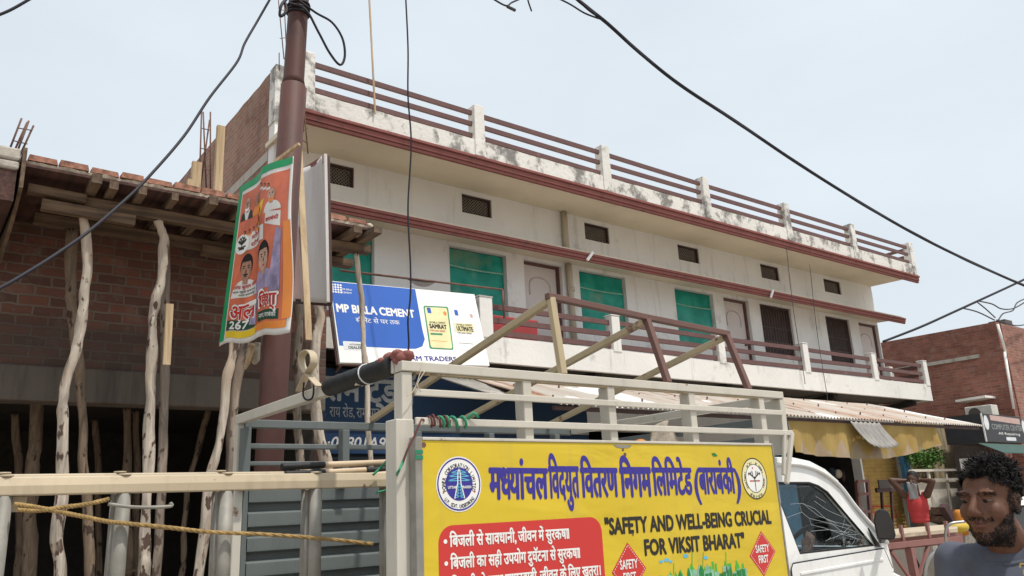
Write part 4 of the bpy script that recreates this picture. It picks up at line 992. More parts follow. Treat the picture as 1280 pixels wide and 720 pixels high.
pp([(.11,.075),(.52,.075),(.52,.13),(.11,.135)],'postergreendk','green_strip',.006); pp([(.58,.085),(.90,.085),(.90,.14),(.58,.14)],'postergreendk','green_strip',.006)
lettering('267', psurf, .17,.44,.083,.043, MAT['offwhite'], t, bold=.05, off=.010); lettering('नगर, बाराबंकी', psurf, .60,.88,.10,.022, MAT['offwhite'], t, bold=.02, off=.010)
pp([(.44,.10),(.55,.08),(.57,.26),(.50,.22)],'purpleprint','fold_print',.009)
pp([(.69,.64),(.90,.60),(.90,.69),(.70,.71)],'posterwhite','white_band',.006); lettering('बाराबंकी', psurf, .71,.88,.645,.02, MAT['posterred'], t, bold=.03, off=.010)
stick('tie_stick',P(343,203,X=XPB+.02),P(374,180,X=XPB+.1),.018,.018,'bamboo','thin stick tying the poster corner to the pole','stick')
mb = MB(); mb.tube([P(316,430,X=1.7),P(309,455,X=1.7)],.017,6); mb.tube([P(309,455,X=1.7),P(307,462,X=1.7)],[.015,.004],6); tag(mb.build('bamboo_slat', MAT['bamboo'], None, loc=P(309,455,X=1.7)), 'pointed splinter of wood dangling below the poster', 'slat')
mb = MB(); mb.tube([P(322,428,X=1.75),P(319,450,X=1.75),P(318,455,X=1.75)],[.02,.03,.012],8); tag(mb.build('rag', MAT['rag'], None, loc=P(319,450,X=1.75)), 'knotted pale rag hanging below the poster beside the splinter', 'rag')
# second banner seen from behind
XB2 = 2.30
q = {k: P(*v,X=XB2) for k,v in dict(TL=(360,222),TR=(404,195),BR=(407,379),BL=(361,376)).items()}
t = thing('cloth_banner', 'old white backed banner on a wooden frame standing behind the pole', 'banner', q['BR'])
def bsurf(u,v,o=0): return q['BL'].lerp(q['BR'],u).lerp(q['TL'].lerp(q['TR'],u),v)+Vector((.02*math.sin(u*7+v*3)+o,0,0))
mb = MB(); mb.grid(lambda u,v: bsurf(u,v), 24, 24); mb.build('sheet', MAT['clothwhite'], t, solid=.003)
patch(lambda u,v,o: bsurf(u,v,-.012-o), [(.12,.02),(.52,.02),(.42,.55),(.12,.55)], MAT['paleprint'], t, 'show_through_print', .0, .05)
MB().bar(q['BR']+Vector((.03,0,0)),q['TR']+Vector((.03,0,0)),.035,.03).build('frame_strip', MAT['brownshutter'], t)
MB().bar(q['BR']+Vector((.0,-.035,0)),q['TR']+Vector((0,-.035,0)),.022,.02).build('frame_strip', MAT['clothwhite'], t)
MB().bar(q['TL']+Vector((.03,0,0)),q['TR']+Vector((.03,0,0)),.03,.035).build('frame_strip', MAT['redtrim'], t)
MB().bar(q['BL']+Vector((.03,0,0)),q['BR']+Vector((.03,0,0)),.03,.035).build('frame_strip', MAT['brownshutter'], t)
stick('bamboo_slat',P(373.5,180,X=2.14),P(386,425,X=2.14),.045,.014,'bamboo','long split bamboo slat upright in front of the white backed banner','slat')
# ------------------------------------------------------------------ pickup truck with cage
T0, T1 = 2.30, 3.87      # near and far side of the cage
TX0, TX1 = 1.31, 3.45
T = thing('pickup_truck', 'white mini pickup truck with a cream cage of rails over its bed', 'truck', (2.6,3.08,0))
def part(fn, name, mat, parent=T, bevel=.004, label=None):
    mb = MB(); fn(mb); return mb.build(name, MAT[mat], parent, bevel=bevel, label=label)
# near posts
for i, x in enumerate((1.335,1.845,2.275,2.765,3.265)):
    part(lambda m: m.box(x-.020,x+.020,T0+.006,T0+.062,1.0,2.062), 'post', 'cream')
    if i == 0: part(lambda m: (m.box(x-.045,x+.022,T0+.002,T0+.075,.75,1.905)), 'corner_post', 'cream')
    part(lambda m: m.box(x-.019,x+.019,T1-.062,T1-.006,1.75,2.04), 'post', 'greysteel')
for z0, z1, xe, dy in ((2.064,2.098,3.44,.0),(1.982,2.006,3.41,-.004),(1.886,1.911,3.47,-.006)):
    part(lambda m: m.box(1.36 if z0 < 2.05 else 1.312,xe,T0+dy,T0+(.05 if z0 > 2.05 else .0055),z0,z1), 'side_rail', 'cream', bevel=.003)
part(lambda m: m.box(1.37,3.30,T0+.008,T0+.03,2.0575,2.0635), 'rail_underside', 'creamtube', bevel=0)
for z0, z1 in ((2.045,2.085),(1.945,1.97),(1.865,1.885)):
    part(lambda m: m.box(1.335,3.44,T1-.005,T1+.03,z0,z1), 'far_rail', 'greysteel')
# rear frame: bar across the bed end
part(lambda m: m.bar((1.325,T0+.052,2.085),(1.325,T1+.03,2.085),.04,.045), 'rear_top_bar', 'cream')
part(lambda m: m.box(1.305,1.345,T1-.003,T1+.04,.75,2.062), 'corner_post', 'cream')
part(lambda m: m.box(1.346,1.372,T1-.003,T1+.03,.75,2.04), 'corner_post', 'greysteel')
part(lambda m: m.box(3.42,3.46,T0+.06,T1-.01,2.05,2.09), 'front_top_bar', 'cream')
for z in (1.965,1.875): part(lambda m: m.box(3.425,3.45,T0+.06,T1-.01,z-.02,z+.02), 'front_bar', 'greysteel')
part(lambda m: m.hexa([(3.40,T0+.004,1.80),(3.44,T0+.004,1.80),(3.44,T0+.10,1.80),(3.40,T0+.10,1.80),(3.41,T0+.004,2.063),(3.45,T0+.004,2.063),(3.45,T0+.10,2.063),(3.41,T0+.10,2.063)]), 'corner_post', 'cream')
part(lambda m: m.bar((3.46,T0-.004,1.90),(3.36,T0-.004,1.66),.02,.02), 'corner_brace', 'cream'); part(lambda m: m.bar((3.40,T0-.004,1.90),(3.345,T0-.004,1.70),.016,.016), 'corner_brace', 'cream')
# black foam sleeve, rusty lug
fa, fb = P(494,452,X=1.322), P(412,484,X=1.322)
mb = MB(); n = 26; mb.tube([Vector((1.322,fa.y+(fb.y-fa.y)*i/n,2.094)) for i in range(n+1)], [.036+.003*noise.noise(Vector((i*.7,0,0)))-(.006 if i == 13 else 0) for i in range(n+1)], 18); fo = mb.build('foam_sleeve', MAT['rubber'], T)
part(lambda m: m.tube([Vector((1.322+.037*math.cos(a),fa.y+.20+.01*math.sin(a),2.094+.037*math.sin(a))) for a in [k*math.pi/8 for k in range(17)]],.003,5), 'sleeve_tie', 'bagborder', fo, 0)
mb = MB()
for i in range(16): mb.ell((1.325+random.uniform(-.025,.025),T0+.05+random.uniform(-.05,.09),2.112+random.uniform(-.008,.024)),(.024,.021,.014),Matrix.Rotation(i,3,'Z') @ Matrix.Rotation(i*.7,3,'X'),7,5)
mb.build('rusty_lug', MAT['redtrim'], T)
rb = [P(x,y,X=1.29) for x,y in ((374,489),(379,478),(386,464),(392,455),(391,443),(384,438),(377,446),(379,460),(388,471),(399,483))]
mb = MB(); pc_ = catmull(rb, 6)
for a_, b_ in zip(pc_[:-1], pc_[1:]): mb.bar(a_, b_, .03, .005, (0,.4,.9))
mb.build('strap_loop', MAT['ladderrail'], T)
part(lambda m: m.tube(catmull([P(x,y,X=1.29) for x,y in ((380,478),(379,494),(384,500),(391,496),(392,480),(390,474))],5),.004,6), 'wire_tie', 'wire', T, 0)
# far bed wall, corrugated
mb = MB(); nz = 9
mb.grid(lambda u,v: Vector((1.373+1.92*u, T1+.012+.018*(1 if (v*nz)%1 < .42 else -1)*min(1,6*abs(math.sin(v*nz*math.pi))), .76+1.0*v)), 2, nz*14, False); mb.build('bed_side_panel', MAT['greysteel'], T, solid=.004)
part(lambda m: m.box(1.34,3.4,T0+.02,T1-.02,.70,.745), 'bed_floor', 'greysteel')
part(lambda m: m.box(1.36,3.4,T0+.0655,T0+.09,.75,1.80), 'bed_side_panel', 'cream')
part(lambda m: m.box(3.36,3.40,T0+.1,T1-.03,.75,1.55), 'bed_front_panel', 'cream')
# rack on top: near legs, ridge, diagonals to the far rail
feet = [(2.03,2.02),(2.63,2.57),(3.19,3.24)]; apx = [(688.5,372),(808,398),(908,418)]
tops = []
for (xn,xf),(ax_,ay_) in zip(feet, apx):
    p = P(ax_,ay_,X=xn); tops.append(p)
    part(lambda m: m.bar((xn+.005,T0+.02,2.099),p,.026,.030,(1,0,0)), 'rack_leg', 'creamtube' if xn < 2.2 else 'browntube', bevel=.003)
    part(lambda m: m.bar(p+Vector((.0,.015,-.012)),(xf,T1+.0,2.10),.026,.030,(0,0,1)), 'rack_brace', 'creamtube', bevel=.003)
part(lambda m: m.bar(tops[0]+Vector((-.02,0,.004)),tops[1]+Vector((0,0,.004)),.028,.026), 'rack_ridge', 'browntube', bevel=.003)
part(lambda m: m.bar(tops[1]+Vector((.001,0,.004)),tops[2]+Vector((.015,0,.004)),.028,.026), 'rack_ridge', 'browntube', bevel=.003)
# wheels and chassis (below the picture)
part(lambda m: m.box(1.4,4.4,2.55,3.6,.38,.55), 'chassis', 'blacktrim')
for x in (1.85,4.12):
    for y0, y1 in ((2.36,2.52),(3.62,3.78)):
        m = MB(); m.tube([(x,y0,.30),(x,y0+.02,.30),(x,y1-.02,.30),(x,y1,.30)],[.27,.30,.30,.27],24); tw = m.build('wheel', MAT['tyre'], T)
        m = MB(); m.tube([(x,y0-.005,.30),(x,y1+.005,.30)],.17,18); m.build('rim', MAT['galv'], tw)
# cab ------------------------------------------------------------
CY0, CY1 = 2.335, 3.835
def cabpx(x, y, Y=CY0): p = P(x,y,Y=Y); return (p.x, p.z)
# outer side outline (upper part): roof line, windscreen pillar, belt
WB = [cabpx(1000,694),cabpx(1094,680)]                      # belt line ends at the glass
zb = 1.325
glass = [cabpx(974,603),cabpx(1020,603),cabpx(1031,607),cabpx(1042,615),cabpx(1093,682),cabpx(1001,692)]
roof = [cabpx(968,573),cabpx(1000,572),cabpx(1022,577),cabpx(1040,587),cabpx(1056,602)]
pil = [cabpx(1075,630),cabpx(1108,672)]
outer = [(3.29,1.20),(3.29,roof[0][1])]+roof[1:]+pil+[(pil[-1][0]+.02,1.20)]
def tumb(z): return .05*max(0,(z-1.3))/.5
def sideskin(m, Y, sgn):
    """side of the upper cab with a hole for the glass: bridge two loops"""
    n = 60
    def resamp(poly, n):
        q = poly+[poly[0]]; L = [0]
        for a,b in zip(q[:-1],q[1:]): L.append(L[-1]+math.dist(a,b))
        out = []
        for i in range(n):
            s = L[-1]*i/n; k = max(j for j in range(len(q)-1) if L[j] <= s+1e-9); f = (s-L[k])/max(1e-9,L[k+1]-L[k]); out.append((q[k][0]+(q[k+1][0]-q[k][0])*f, q[k][1]+(q[k+1][1]-q[k][1])*f))
        return out
    g_ = [(p[0],p[1]) for p in glass]; c_ = (sum(p[0] for p in g_)/len(g_), sum(p[1] for p in g_)/len(g_))
    def hit(poly, ang):
        d = (math.cos(ang), math.sin(ang)); best = None
        for a,b in zip(poly, poly[1:]+poly[:1]):
            ex, ez = b[0]-a[0], b[1]-a[1]; den = d[0]*ez-d[1]*ex
            if abs(den) < 1e-12: continue
            t_ = ((a[0]-c_[0])*ez-(a[1]-c_[1])*ex)/den; s_ = ((a[0]-c_[0])*d[1]-(a[1]-c_[1])*d[0])/den
            if t_ > 0 and -1e-6 <= s_ <= 1+1e-6 and (best is None or t_ < best): best = t_
        return (c_[0]+d[0]*best, c_[1]+d[1]*best)
    angs = sorted({math.atan2(p[1]-c_[1],p[0]-c_[0]) for p in g_+outer} | {-math.pi+2*math.pi*i/48 for i in range(48)})
    I = [hit(g_,a) for a in angs]; O_ = [hit(outer,a) for a in angs]
    y = lambda z: Y+sgn*tumb(z)
    vi = [m.bm.verts.new((p[0],y(p[1]),p[1])) for p in I]; vo = [m.bm.verts.new((p[0],y(p[1]),p[1])) for p in O_]; vd = [m.bm.verts.new((p[0],y(p[1])+sgn*.03,p[1])) for p in I]
    k = len(angs)
    for i in range(k):
        j = (i+1)%k; m.face([vo[i],vo[j],vi[j],vi[i]]); m.face([vi[i],vi[j],vd[j],vd[i]])
for yy_, sg_ in ((CY0,1),(CY1,-1)):
    mb = MB(); sideskin(mb, yy_, sg_); bmesh.ops.remove_doubles(mb.bm, verts=mb.bm.verts[:], dist=1e-4); mb.build('cab_side', MAT['white'], T)
# roof and rear wall: loft between the sides
mb = MB(); rl = [(3.29,1.2),(3.29,roof[0][1])]+roof[1:]
secs = []
for i in range(13):
    f = i/12; y = CY0+(CY1-CY0)*f; cam_ = .035*math.sin(math.pi*f); yy = lambda z: CY0+tumb(z)+(CY1-CY0-2*tumb(z))*f
    secs.append([mb.bm.verts.new((p[0],yy(p[1]),p[1]+(cam_ if p[1] > 1.6 else 0))) for p in rl])
for a, b in zip(secs[:-1], secs[1:]):
    for i in range(len(rl)-1):
        f_ = mb.face([a[i],a[i+1],b[i+1],b[i]]); f_.smooth = True
mb.build('cab_roof', MAT['white'], T, solid=.012)
gut = [(p[0],p[1]-.012) for p in roof]+[(pil[0][0]-.005,pil[0][1]-.01),(pil[1][0]-.005,pil[1][1]-.01)]
part(lambda m: m.tube(catmull([(p[0],CY0+tumb(p[1])-.012,p[1]-.016) for p in gut],5),.009,8), 'rain_gutter', 'white', bevel=0)
# window seal, pane, cracks
gl = [(p[0],CY0+tumb(p[1])+.006,p[1]) for p in glass]
part(lambda m: m.tube(gl+[gl[0]],.0075,8,False), 'window_seal', 'blacktrim', bevel=0)
gy = lambda z: CY0+tumb(z)+.014
mb = MB(); mb.prism([(p[0],gy(p[1]),p[1]) for p in glass],(0,.005,0)); pane = mb.build('side_window', MAT['glass'], T)
mb = MB(); mb.prism([(p[0],CY1-tumb(p[1])-.014,p[1]) for p in glass],(0,-.005,0)); mb.build('side_window', MAT['glass'], T)
Fg = lambda u, v, o: Vector((u, gy(v)-.001-o, v))
gp = lambda x, y: cabpx(x,y,CY0+.03)
cr = [[(987,646),(1003,640),(1012,648),(1040,655),(1062,662),(1080,672)],[(987,646),(975,652)],[(990,630),(1005,629),(1020,636),(1032,648),(1046,655)],[(1005,629),(1024,645),(1042,652),(1060,657)],[(1020,626),(1033,636),(1040,640)],[(1022,620),(1034,628)],[(1003,640),(1001,629)],[(1012,648),(1014,656),(1030,660)],[(1032,648),(1048,662),(1072,676)],[(1050,640),(1060,650),(1072,664),(1084,679)],[(1056,648),(1052,660)],[(1060,646),(1075,670)],[(1064,656),(1050,668),(1030,676)],[(1068,662),(1066,676),(1060,683)],[(1030,660),(1052,668),(1078,676)],[(1040,640),(1058,648)],[(1070,656),(1084,672)],[(1012,664),(1035,662),(1060,666)],[(1055,655),(1070,660)],[(1058,668),(1072,668),(1082,675)]]
strokes(Fg, [[gp(*q) for q in l] for l in cr], .0014, MAT['crack'], pane, 'crack_lines', .001)
rng = random.Random(3); ml = []
for i in range(70):
    x = rng.triangular(1030,1092,1074); y = 684-rng.random()*(x-1015)*.55; a = rng.random()*6.3; L = rng.uniform(1.5,5)
    ml.append([gp(x,min(y,682)),gp(x+L*math.cos(a),min(682,y+L*math.sin(a)))])
strokes(Fg, ml, .0009, MAT['crack'], pane, 'crack_lines', .001)
# windscreen, bonnet, door and lower body
wsx = [(roof[-1][0],roof[-1][1]-.01),(pil[1][0]+.02,1.33)]
mb = MB(); mb.prism([(wsx[0][0],CY0+.1,wsx[0][1]),(wsx[1][0],CY0+.06,wsx[1][1]),(wsx[1][0],CY1-.06,wsx[1][1]),(wsx[0][0],CY1-.1,wsx[0][1])],(-.012,0,-.006)); mb.build('windscreen', MAT['glass'], T)
nose = [(3.29,.50),(3.29,1.199),(pil[1][0]+.02,1.199),(pil[1][0]+.10,1.17),(pil[1][0]+.30,1.02),(pil[1][0]+.36,.80),(pil[1][0]+.36,.45),(4.42,.45),(4.36,.60),(4.12,.66),(3.88,.60),(3.80,.45),(3.4,.45)]
mb = MB(); mb.prism([(p[0],CY0,p[1]) for p in nose],(0,CY1-CY0,0)); mb.build('lower_body', MAT['white'], T, bevel=.012)
dx0, dx1 = 3.36, pil[1][0]-.02
mb = MB(); mb.prism([(dx0,CY0-.006,.62),(dx0,CY0-.006,1.28),(dx0+.02,CY0-.006,1.302),(dx1-.03,CY0-.006,1.318),(dx1+.02,CY0-.006,1.22),(dx1-.02,CY0-.006,.75)],(0,.0055,0)); dr = mb.build('door', MAT['white'], T, bevel=.003)
part(lambda m: m.bar((dx0+.06,CY0-.008,1.255),(dx1-.06,CY0-.008,1.268),.006,.012), 'body_crease', 'white', dr, .002)
part(lambda m: m.tube([(dx0-.002,CY0-.004,.62),(dx0-.002,CY0-.004,1.28),(dx0+.018,CY0-.004,1.305),(dx1-.03,CY0-.004,1.321),(dx1+.023,CY0-.004,1.22)],.0028,6), 'door_gap', 'blacktrim', dr, 0)
part(lambda m: m.box(dx0+.10,dx0+.24,CY0-.02,CY0-.0065,1.05,1.08), 'door_handle', 'blacktrim', dr)
for y in (CY0+.18, CY1-.18): part(lambda m: m.ell((pil[1][0]+.335,y,.86),(.05,.12,.08)), 'headlight', 'bagborder', T, 0)
# wing mirror
mc = P(1105,656,Y=2.18)
mb = MB(); hh = .072; outl = [(-.040,-.070),(-.045,.02),(-.030,.066),(.0,.078),(.030,.066),(.043,.0),(.046,-.05),(.036,-.074)]
ud = Vector((.50,-.866,0)); nn = Vector((.866,.50,0))
mb.prism([mc+ud*a+Vector((0,0,b)) for a,b in outl], nn*.05); mir = mb.build('wing_mirror', MAT['blacktrim'], T, bevel=.012)
mb = MB(); mb.prism([mc+ud*a*.86-nn*.0015+Vector((0,0,b*.88)) for a,b in outl], nn*.001); mb.build('mirror_face', MAT['mirrorglass'], mir)
part(lambda m: m.bar(mc+nn*.03+Vector((-.02,0,-.055)),(pil[1][0]-.05,CY0+.0,1.36),.022,.03), 'mirror_arm', 'blacktrim', mir)
part(lambda m: m.prism([(glass[4][0]+.01,CY0-.006,glass[4][1]-.005),(glass[4][0]+.055,CY0-.006,glass[4][1]-.01),(glass[4][0]-.03,CY0-.006+.004,glass[4][1]+.09)],(0,.01,0)), 'mirror_base', 'blacktrim', mir, .002)
# inside: dashboard, seats, wheel
part(lambda m: m.box(4.05,4.22,CY0+.06,CY1-.06,1.2,1.30), 'dashboard', 'blacktrim')
part(lambda m: m.box(3.36,3.5,CY0+.10,CY0+.62,.8,1.52), 'seat', 'seat', bevel=.04); part(lambda m: m.box(3.36,3.5,CY1-.62,CY1-.10,.8,1.52), 'seat', 'seat', bevel=.04)
wc = P(1017,690,Y=2.62)
wn = Vector((-.80,0,.60)); wu = Vector((.60,0,.80)); wv = Vector((0,1,0))
part(lambda m: m.tube([wc+(wu*math.cos(a)+wv*math.sin(a))*.17 for a in [k*math.pi/20 for k in range(41)]],.013,8,False), 'steering_wheel', 'blacktrim', bevel=0)
part(lambda m: (m.tube([wc-wn*.02,wc-wn*.35],.03,10), m.bar(wc-wv*.16,wc+wv*.16,.02,.03)), 'steering_column', 'blacktrim', bevel=0)

# ------------------------------------------------------------------ yellow banner on the truck side
FB = Frame((0,2.262,0),(1,0,0),(0,0,1))
x0, zt_ = FB.px(527.5,551); x1, _ = FB.px(964,558)
zt_ = 1.832; zlo = .92
t = thing('vinyl_banner', 'bright yellow electricity safety banner framed along the truck side', 'banner', (2.3,2.27,zlo))
MB().box(x0,x1,2.262,2.275,zlo,zt_).build('banner_sheet', MAT['yellowvinyl'], t)
MB().box(x0-.028,x0-.001,2.258,2.297,zlo-.01,zt_+.012).build('frame_strip', MAT['galv'], t, bevel=.003); MB().box(x1+.001,x1+.012,2.258,2.297,zlo-.01,zt_+.012).build('frame_strip', MAT['galv'], t, bevel=.003)
MB().box(x0,x1,2.258,2.297,zt_+.001,zt_+.011).build('frame_strip', MAT['cream'], t, bevel=.002)
for z in (zt_-.035,zt_-.052): MB().box(x0-.029,x0-.0,2.2565,2.2578,z-.008,z+.004).build('green_tape', MAT['greenwire'], t)
L_ = lambda s, a, b, h, m, **k: line(FB, s, a, b, h, MAT[m], t, **k)
for s_, a, b, bl in (('मध्यांचल',612.5,685,(623.5,622.5)),('विद्युत',687.5,724.5,(622,621)),('वितरण',727.5,773,(621,620)),('निगम',777,815,(620,619)),('लिमिटेड',817.5,866,(618.5,617.5)),('बाराबंकी',875.5,919.5,(617,616))):
    L_(s_,(a,bl[0]),(b,bl[1]),38 if a < 700 else 36-(a-700)*.027,'navy',bold=.055)
L_('(',(869.5,619),(876,619),32,'navy',bold=.03); L_(')',(920,618),(926.5,618),31,'navy',bold=.03)
L_('"SAFETY AND WELL-BEING CRUCIAL',(757,668),(964,654),19.5,'ink',bold=.05)
L_('FOR VIKSIT BHARAT"',(806.5,694),(931,683.5),19,'ink',bold=.05)
ua, va = FB.px(547.5,662); ub, vb = FB.px(752,662); vt = FB.px(650,651.5)[1]
patch(FB, rrect(ua,ub,1.06,vt,.055), MAT['redvinyl'], t, 'red_box', .002)
L_('बिजली से सावधानी, जीवन में सुरक्षा।',(562,683.5),(711,673),13.5,'offwhite',bold=.035,off=.005)
L_('बिजली का सही उपयोग दुर्घटना से सुरक्षा।',(563,711),(724.5,697),13.5,'offwhite',bold=.035,off=.005)
L_('बिजली के साथ लापरवाही, जीवन के लिए खतरा।',(564,738.5),(750.5,718.5),13.5,'offwhite',bold=.035,off=.005)
for px_ in ((556.5,677),(557.5,704.5),(558.5,732)): u_, v_ = FB.px(*px_); patch(FB, disc(u_,v_,.007,n=14), MAT['offwhite'], t, 'bullet_dot', .005)
# left seal: tower in a ring
cu, cv = FB.px(573.7,605); r = (FB.px(573.7,570.5)[1]-FB.px(573.7,640)[1])/2
patch(FB, disc(cu,cv,r), MAT['offwhite'], t, 'seal_ground', .003); annulus(FB,cu,cv,r*.90,r*.955,MAT['navy'],t,'seal_ring',.005); patch(FB, disc(cu,cv,r*.60), MAT['navy'], t, 'seal_centre', .005)
ring_lettering('POWER CORPORATION LIMITED', FB, cu, cv, r*.675, 200, -20, r*.15, MAT['ink'], t, bold=.02, asp=.72)
ring_lettering('U.P. GOVT. UNDERTAKING', FB, cu, cv, r*.80, 222, 318, r*.13, MAT['ink'], t, True, bold=.02, asp=.72)
for a in (203,337): patch(FB, disc(cu+r*.75*math.cos(math.radians(a)),cv+r*.75*math.sin(math.radians(a)),r*.035,n=10), MAT['redvinyl'], t, 'seal_dot', .006)
tw = []
for s_ in (-1,1): tw += [[(cu+s_*r*.22,cv-r*.52),(cu+s_*r*.07,cv+r*.05),(cu+s_*r*.05,cv+r*.42),(cu,cv+r*.55)]]
for k in range(5):
    y0_, y1_ = cv-r*.5+k*r*.11, cv-r*.5+(k+1)*r*.11; w0, w1 = r*(.215-.029*k), r*(.215-.029*(k+1)); tw += [[(cu-w0,y0_),(cu+w1,y1_)],[(cu+w0,y0_),(cu-w1,y1_)]]
for h_, w_ in ((.40,.36),(.27,.48),(.12,.52)): tw += [[(cu-r*w_,cv+r*h_),(cu+r*w_,cv+r*h_)],[(cu-r*w_,cv+r*h_),(cu,cv+r*(h_+.11)),(cu+r*w_,cv+r*h_)]]
strokes(FB, tw, r*.032, MAT['skyblue'], t, 'tower_emblem', .007); strokes(FB, [[(p[0],p[1]) for p in l] for l in tw[:2]], r*.04, MAT['offwhite'], t, 'tower_emblem', .008)
lettering('UTTAR', FB, cu-r*.50, cu-r*.12, cv-r*.16, r*.09, MAT['offwhite'], t, bold=.04, off=.008); lettering('PRADESH', FB, cu+r*.12, cu+r*.52, cv-r*.16, r*.09, MAT['offwhite'], t, bold=.04, off=.008)
# right seal
cu, cv = FB.px(943,598); r = (FB.px(943,572)[1]-FB.px(943,624)[1])/2
patch(FB, disc(cu,cv,r), MAT['samrat'], t, 'seal_ground', .003); annulus(FB,cu,cv,r*.95,r*1.0,MAT['ink'],t,'seal_ring',.005); annulus(FB,cu,cv,r*.66,r*.69,MAT['ink'],t,'seal_ring',.005); patch(FB, disc(cu,cv,r*.66), MAT['offwhite'], t, 'seal_centre', .0045)
ring_lettering('उपभोकता सेवा सुरकषा ऊरजा'.replace(' ','  '), FB, cu, cv, r*.74, 215, -35, r*.13, MAT['ink'], t, bold=.02); ring_lettering('विदयुत सेवा', FB, cu, cv, r*.88, 240, 300, r*.12, MAT['ink'], t, True, bold=.02)
em = [[(cu,cv-r*.6),(cu,cv+r*.1)],[(cu-r*.38,cv-r*.12),(cu+r*.38,cv-r*.12)]]
for s_ in (-1,1):
    for k in range(3): em += [[(cu,cv-r*.05+k*r*.03),(cu+s_*r*(.12+.12*k),cv+r*(.12+.05*k)),(cu+s_*r*(.16+.15*k),cv+r*(.36-.04*k))]]
strokes(FB, em, r*.05, MAT['ink'], t, 'plant_emblem', .006)
for s_ in (-1,1):
    for k in range(3): patch(FB, disc(cu+s_*r*(.16+.14*k),cv+r*(.30-.04*k),r*.035,r*.075,10), MAT['ink'], t, 'leaf_emblem', .0065)
patch(FB, disc(cu-r*.08,cv+r*.50,r*.05,n=10), MAT['redvinyl'], t, 'red_star', .006); strokes(FB, [[(cu-r*.4,cv-r*.12),(cu-r*.15,cv-r*.12)],[(cu+r*.15,cv-r*.12),(cu+r*.4,cv-r*.12)]], r*.06, MAT['redvinyl'], t, 'plant_emblem', .0067)
# diamonds
for (cx_,cy_,hw,hh_) in ((786,713,21.5,35),(953,692,16.2,28.5)):
    pts = [FB.px(cx_-2,cy_-hh_),FB.px(cx_+hw,cy_-3),FB.px(cx_+2,cy_+hh_),FB.px(cx_-hw,cy_+3)]
    patch(FB, pts, MAT['redvinyl'], t, 'warning_diamond', .003)
    c_ = (sum(p[0] for p in pts)/4, sum(p[1] for p in pts)/4); inn = [(c_[0]+(p[0]-c_[0])*.90,c_[1]+(p[1]-c_[1])*.90) for p in pts]; dl = []
    for a, b in zip(inn, inn[1:]+inn[:1]):
        for k in range(11): f0, f1 = k/11, (k+.55)/11; dl.append([(a[0]+(b[0]-a[0])*f0,a[1]+(b[1]-a[1])*f0),(a[0]+(b[0]-a[0])*f1,a[1]+(b[1]-a[1])*f1)])
    strokes(FB, dl, .0022, MAT['offwhite'], t, 'dashed_edge', .006)
    wv_ = abs(pts[1][0]-pts[3][0]); hv = abs(pts[0][1]-pts[2][1])
    lettering('SAFETY', FB, c_[0]-wv_*.25, c_[0]+wv_*.25, c_[1]+hv*.03, hv*.16, MAT['offwhite'], t, bold=.03, off=.006)
    lettering('FIRST', FB, c_[0]-wv_*.18, c_[0]+wv_*.18, c_[1]-hv*.20, hv*.16, MAT['offwhite'], t, bold=.03, off=.006)
# green city
u0_, vb_ = FB.px(822,724); u1_, _ = FB.px(930,715); rg = random.Random(5); W = u1_-u0_
for m_, lo, hi, off in (('citygreen',.03,.085,.003),('palegreen',.01,.06,.004),('citydark',.005,.045,.006)):
    mb = MB(); x = u0_
    vbase = FB.px(880,723)[1]
    while x < u1_:
        w_ = rg.uniform(.012,.030); h_ = rg.uniform(lo,hi)*(1.0-.9*abs((x-u0_)/W-.5))*.8
        if rg.random() < .8:
            mb.poly([FB(*p,off) for p in ((x,vbase-.1),(x+w_,vbase-.1),(x+w_,vbase+h_),(x,vbase+h_))])
            if rg.random() < .4: mb.poly([FB(*p,off) for p in ((x,vbase+h_),(x+w_,vbase+h_),(x+w_/2,vbase+h_+.022))])
        x += w_+rg.uniform(.001,.006)
    mb.build('printed_city', MAT[m_], t, recalc=False)
for px_, rr in (((857,695),.016),((882,697),.015),((826,702),.012),((833,700),.015),((838,702),.010)): u_, v_ = FB.px(*px_); patch(FB, disc(u_,v_,rr,rr*.45,16), MAT['skyblue'], t, 'printed_cloud', .004)
strokes(FB, [[FB.px(865,686),FB.px(865,712)],[FB.px(879,690),FB.px(878,718)],[FB.px(907,690),FB.px(908,716)],[FB.px(920,700),FB.px(921,718)],[FB.px(842,704),FB.px(842,718)]], .004, MAT['citygreen'], t, 'printed_mast', .004)
for px_, rr in (((778.5,562),.006),((781,568),.008),((791,668),.005),((529.5,556),.009)): u_, v_ = FB.px(*px_); patch(FB, disc(u_,v_,rr,rr*.9,9), MAT['rebar'], t, 'rust_spot', .005)
patch(FB, [FB.px(*p) for p in ((889,567),(893,566),(897,570),(892,570.5))], MAT['citydark'], t, 'leaf_scrap', .006)
patch(FB, [FB.px(*p) for p in ((766,555.5),(790,556.5),(786,559.5),(778,560.5),(770,559))], MAT['galv'], t, 'torn_edge', .004)

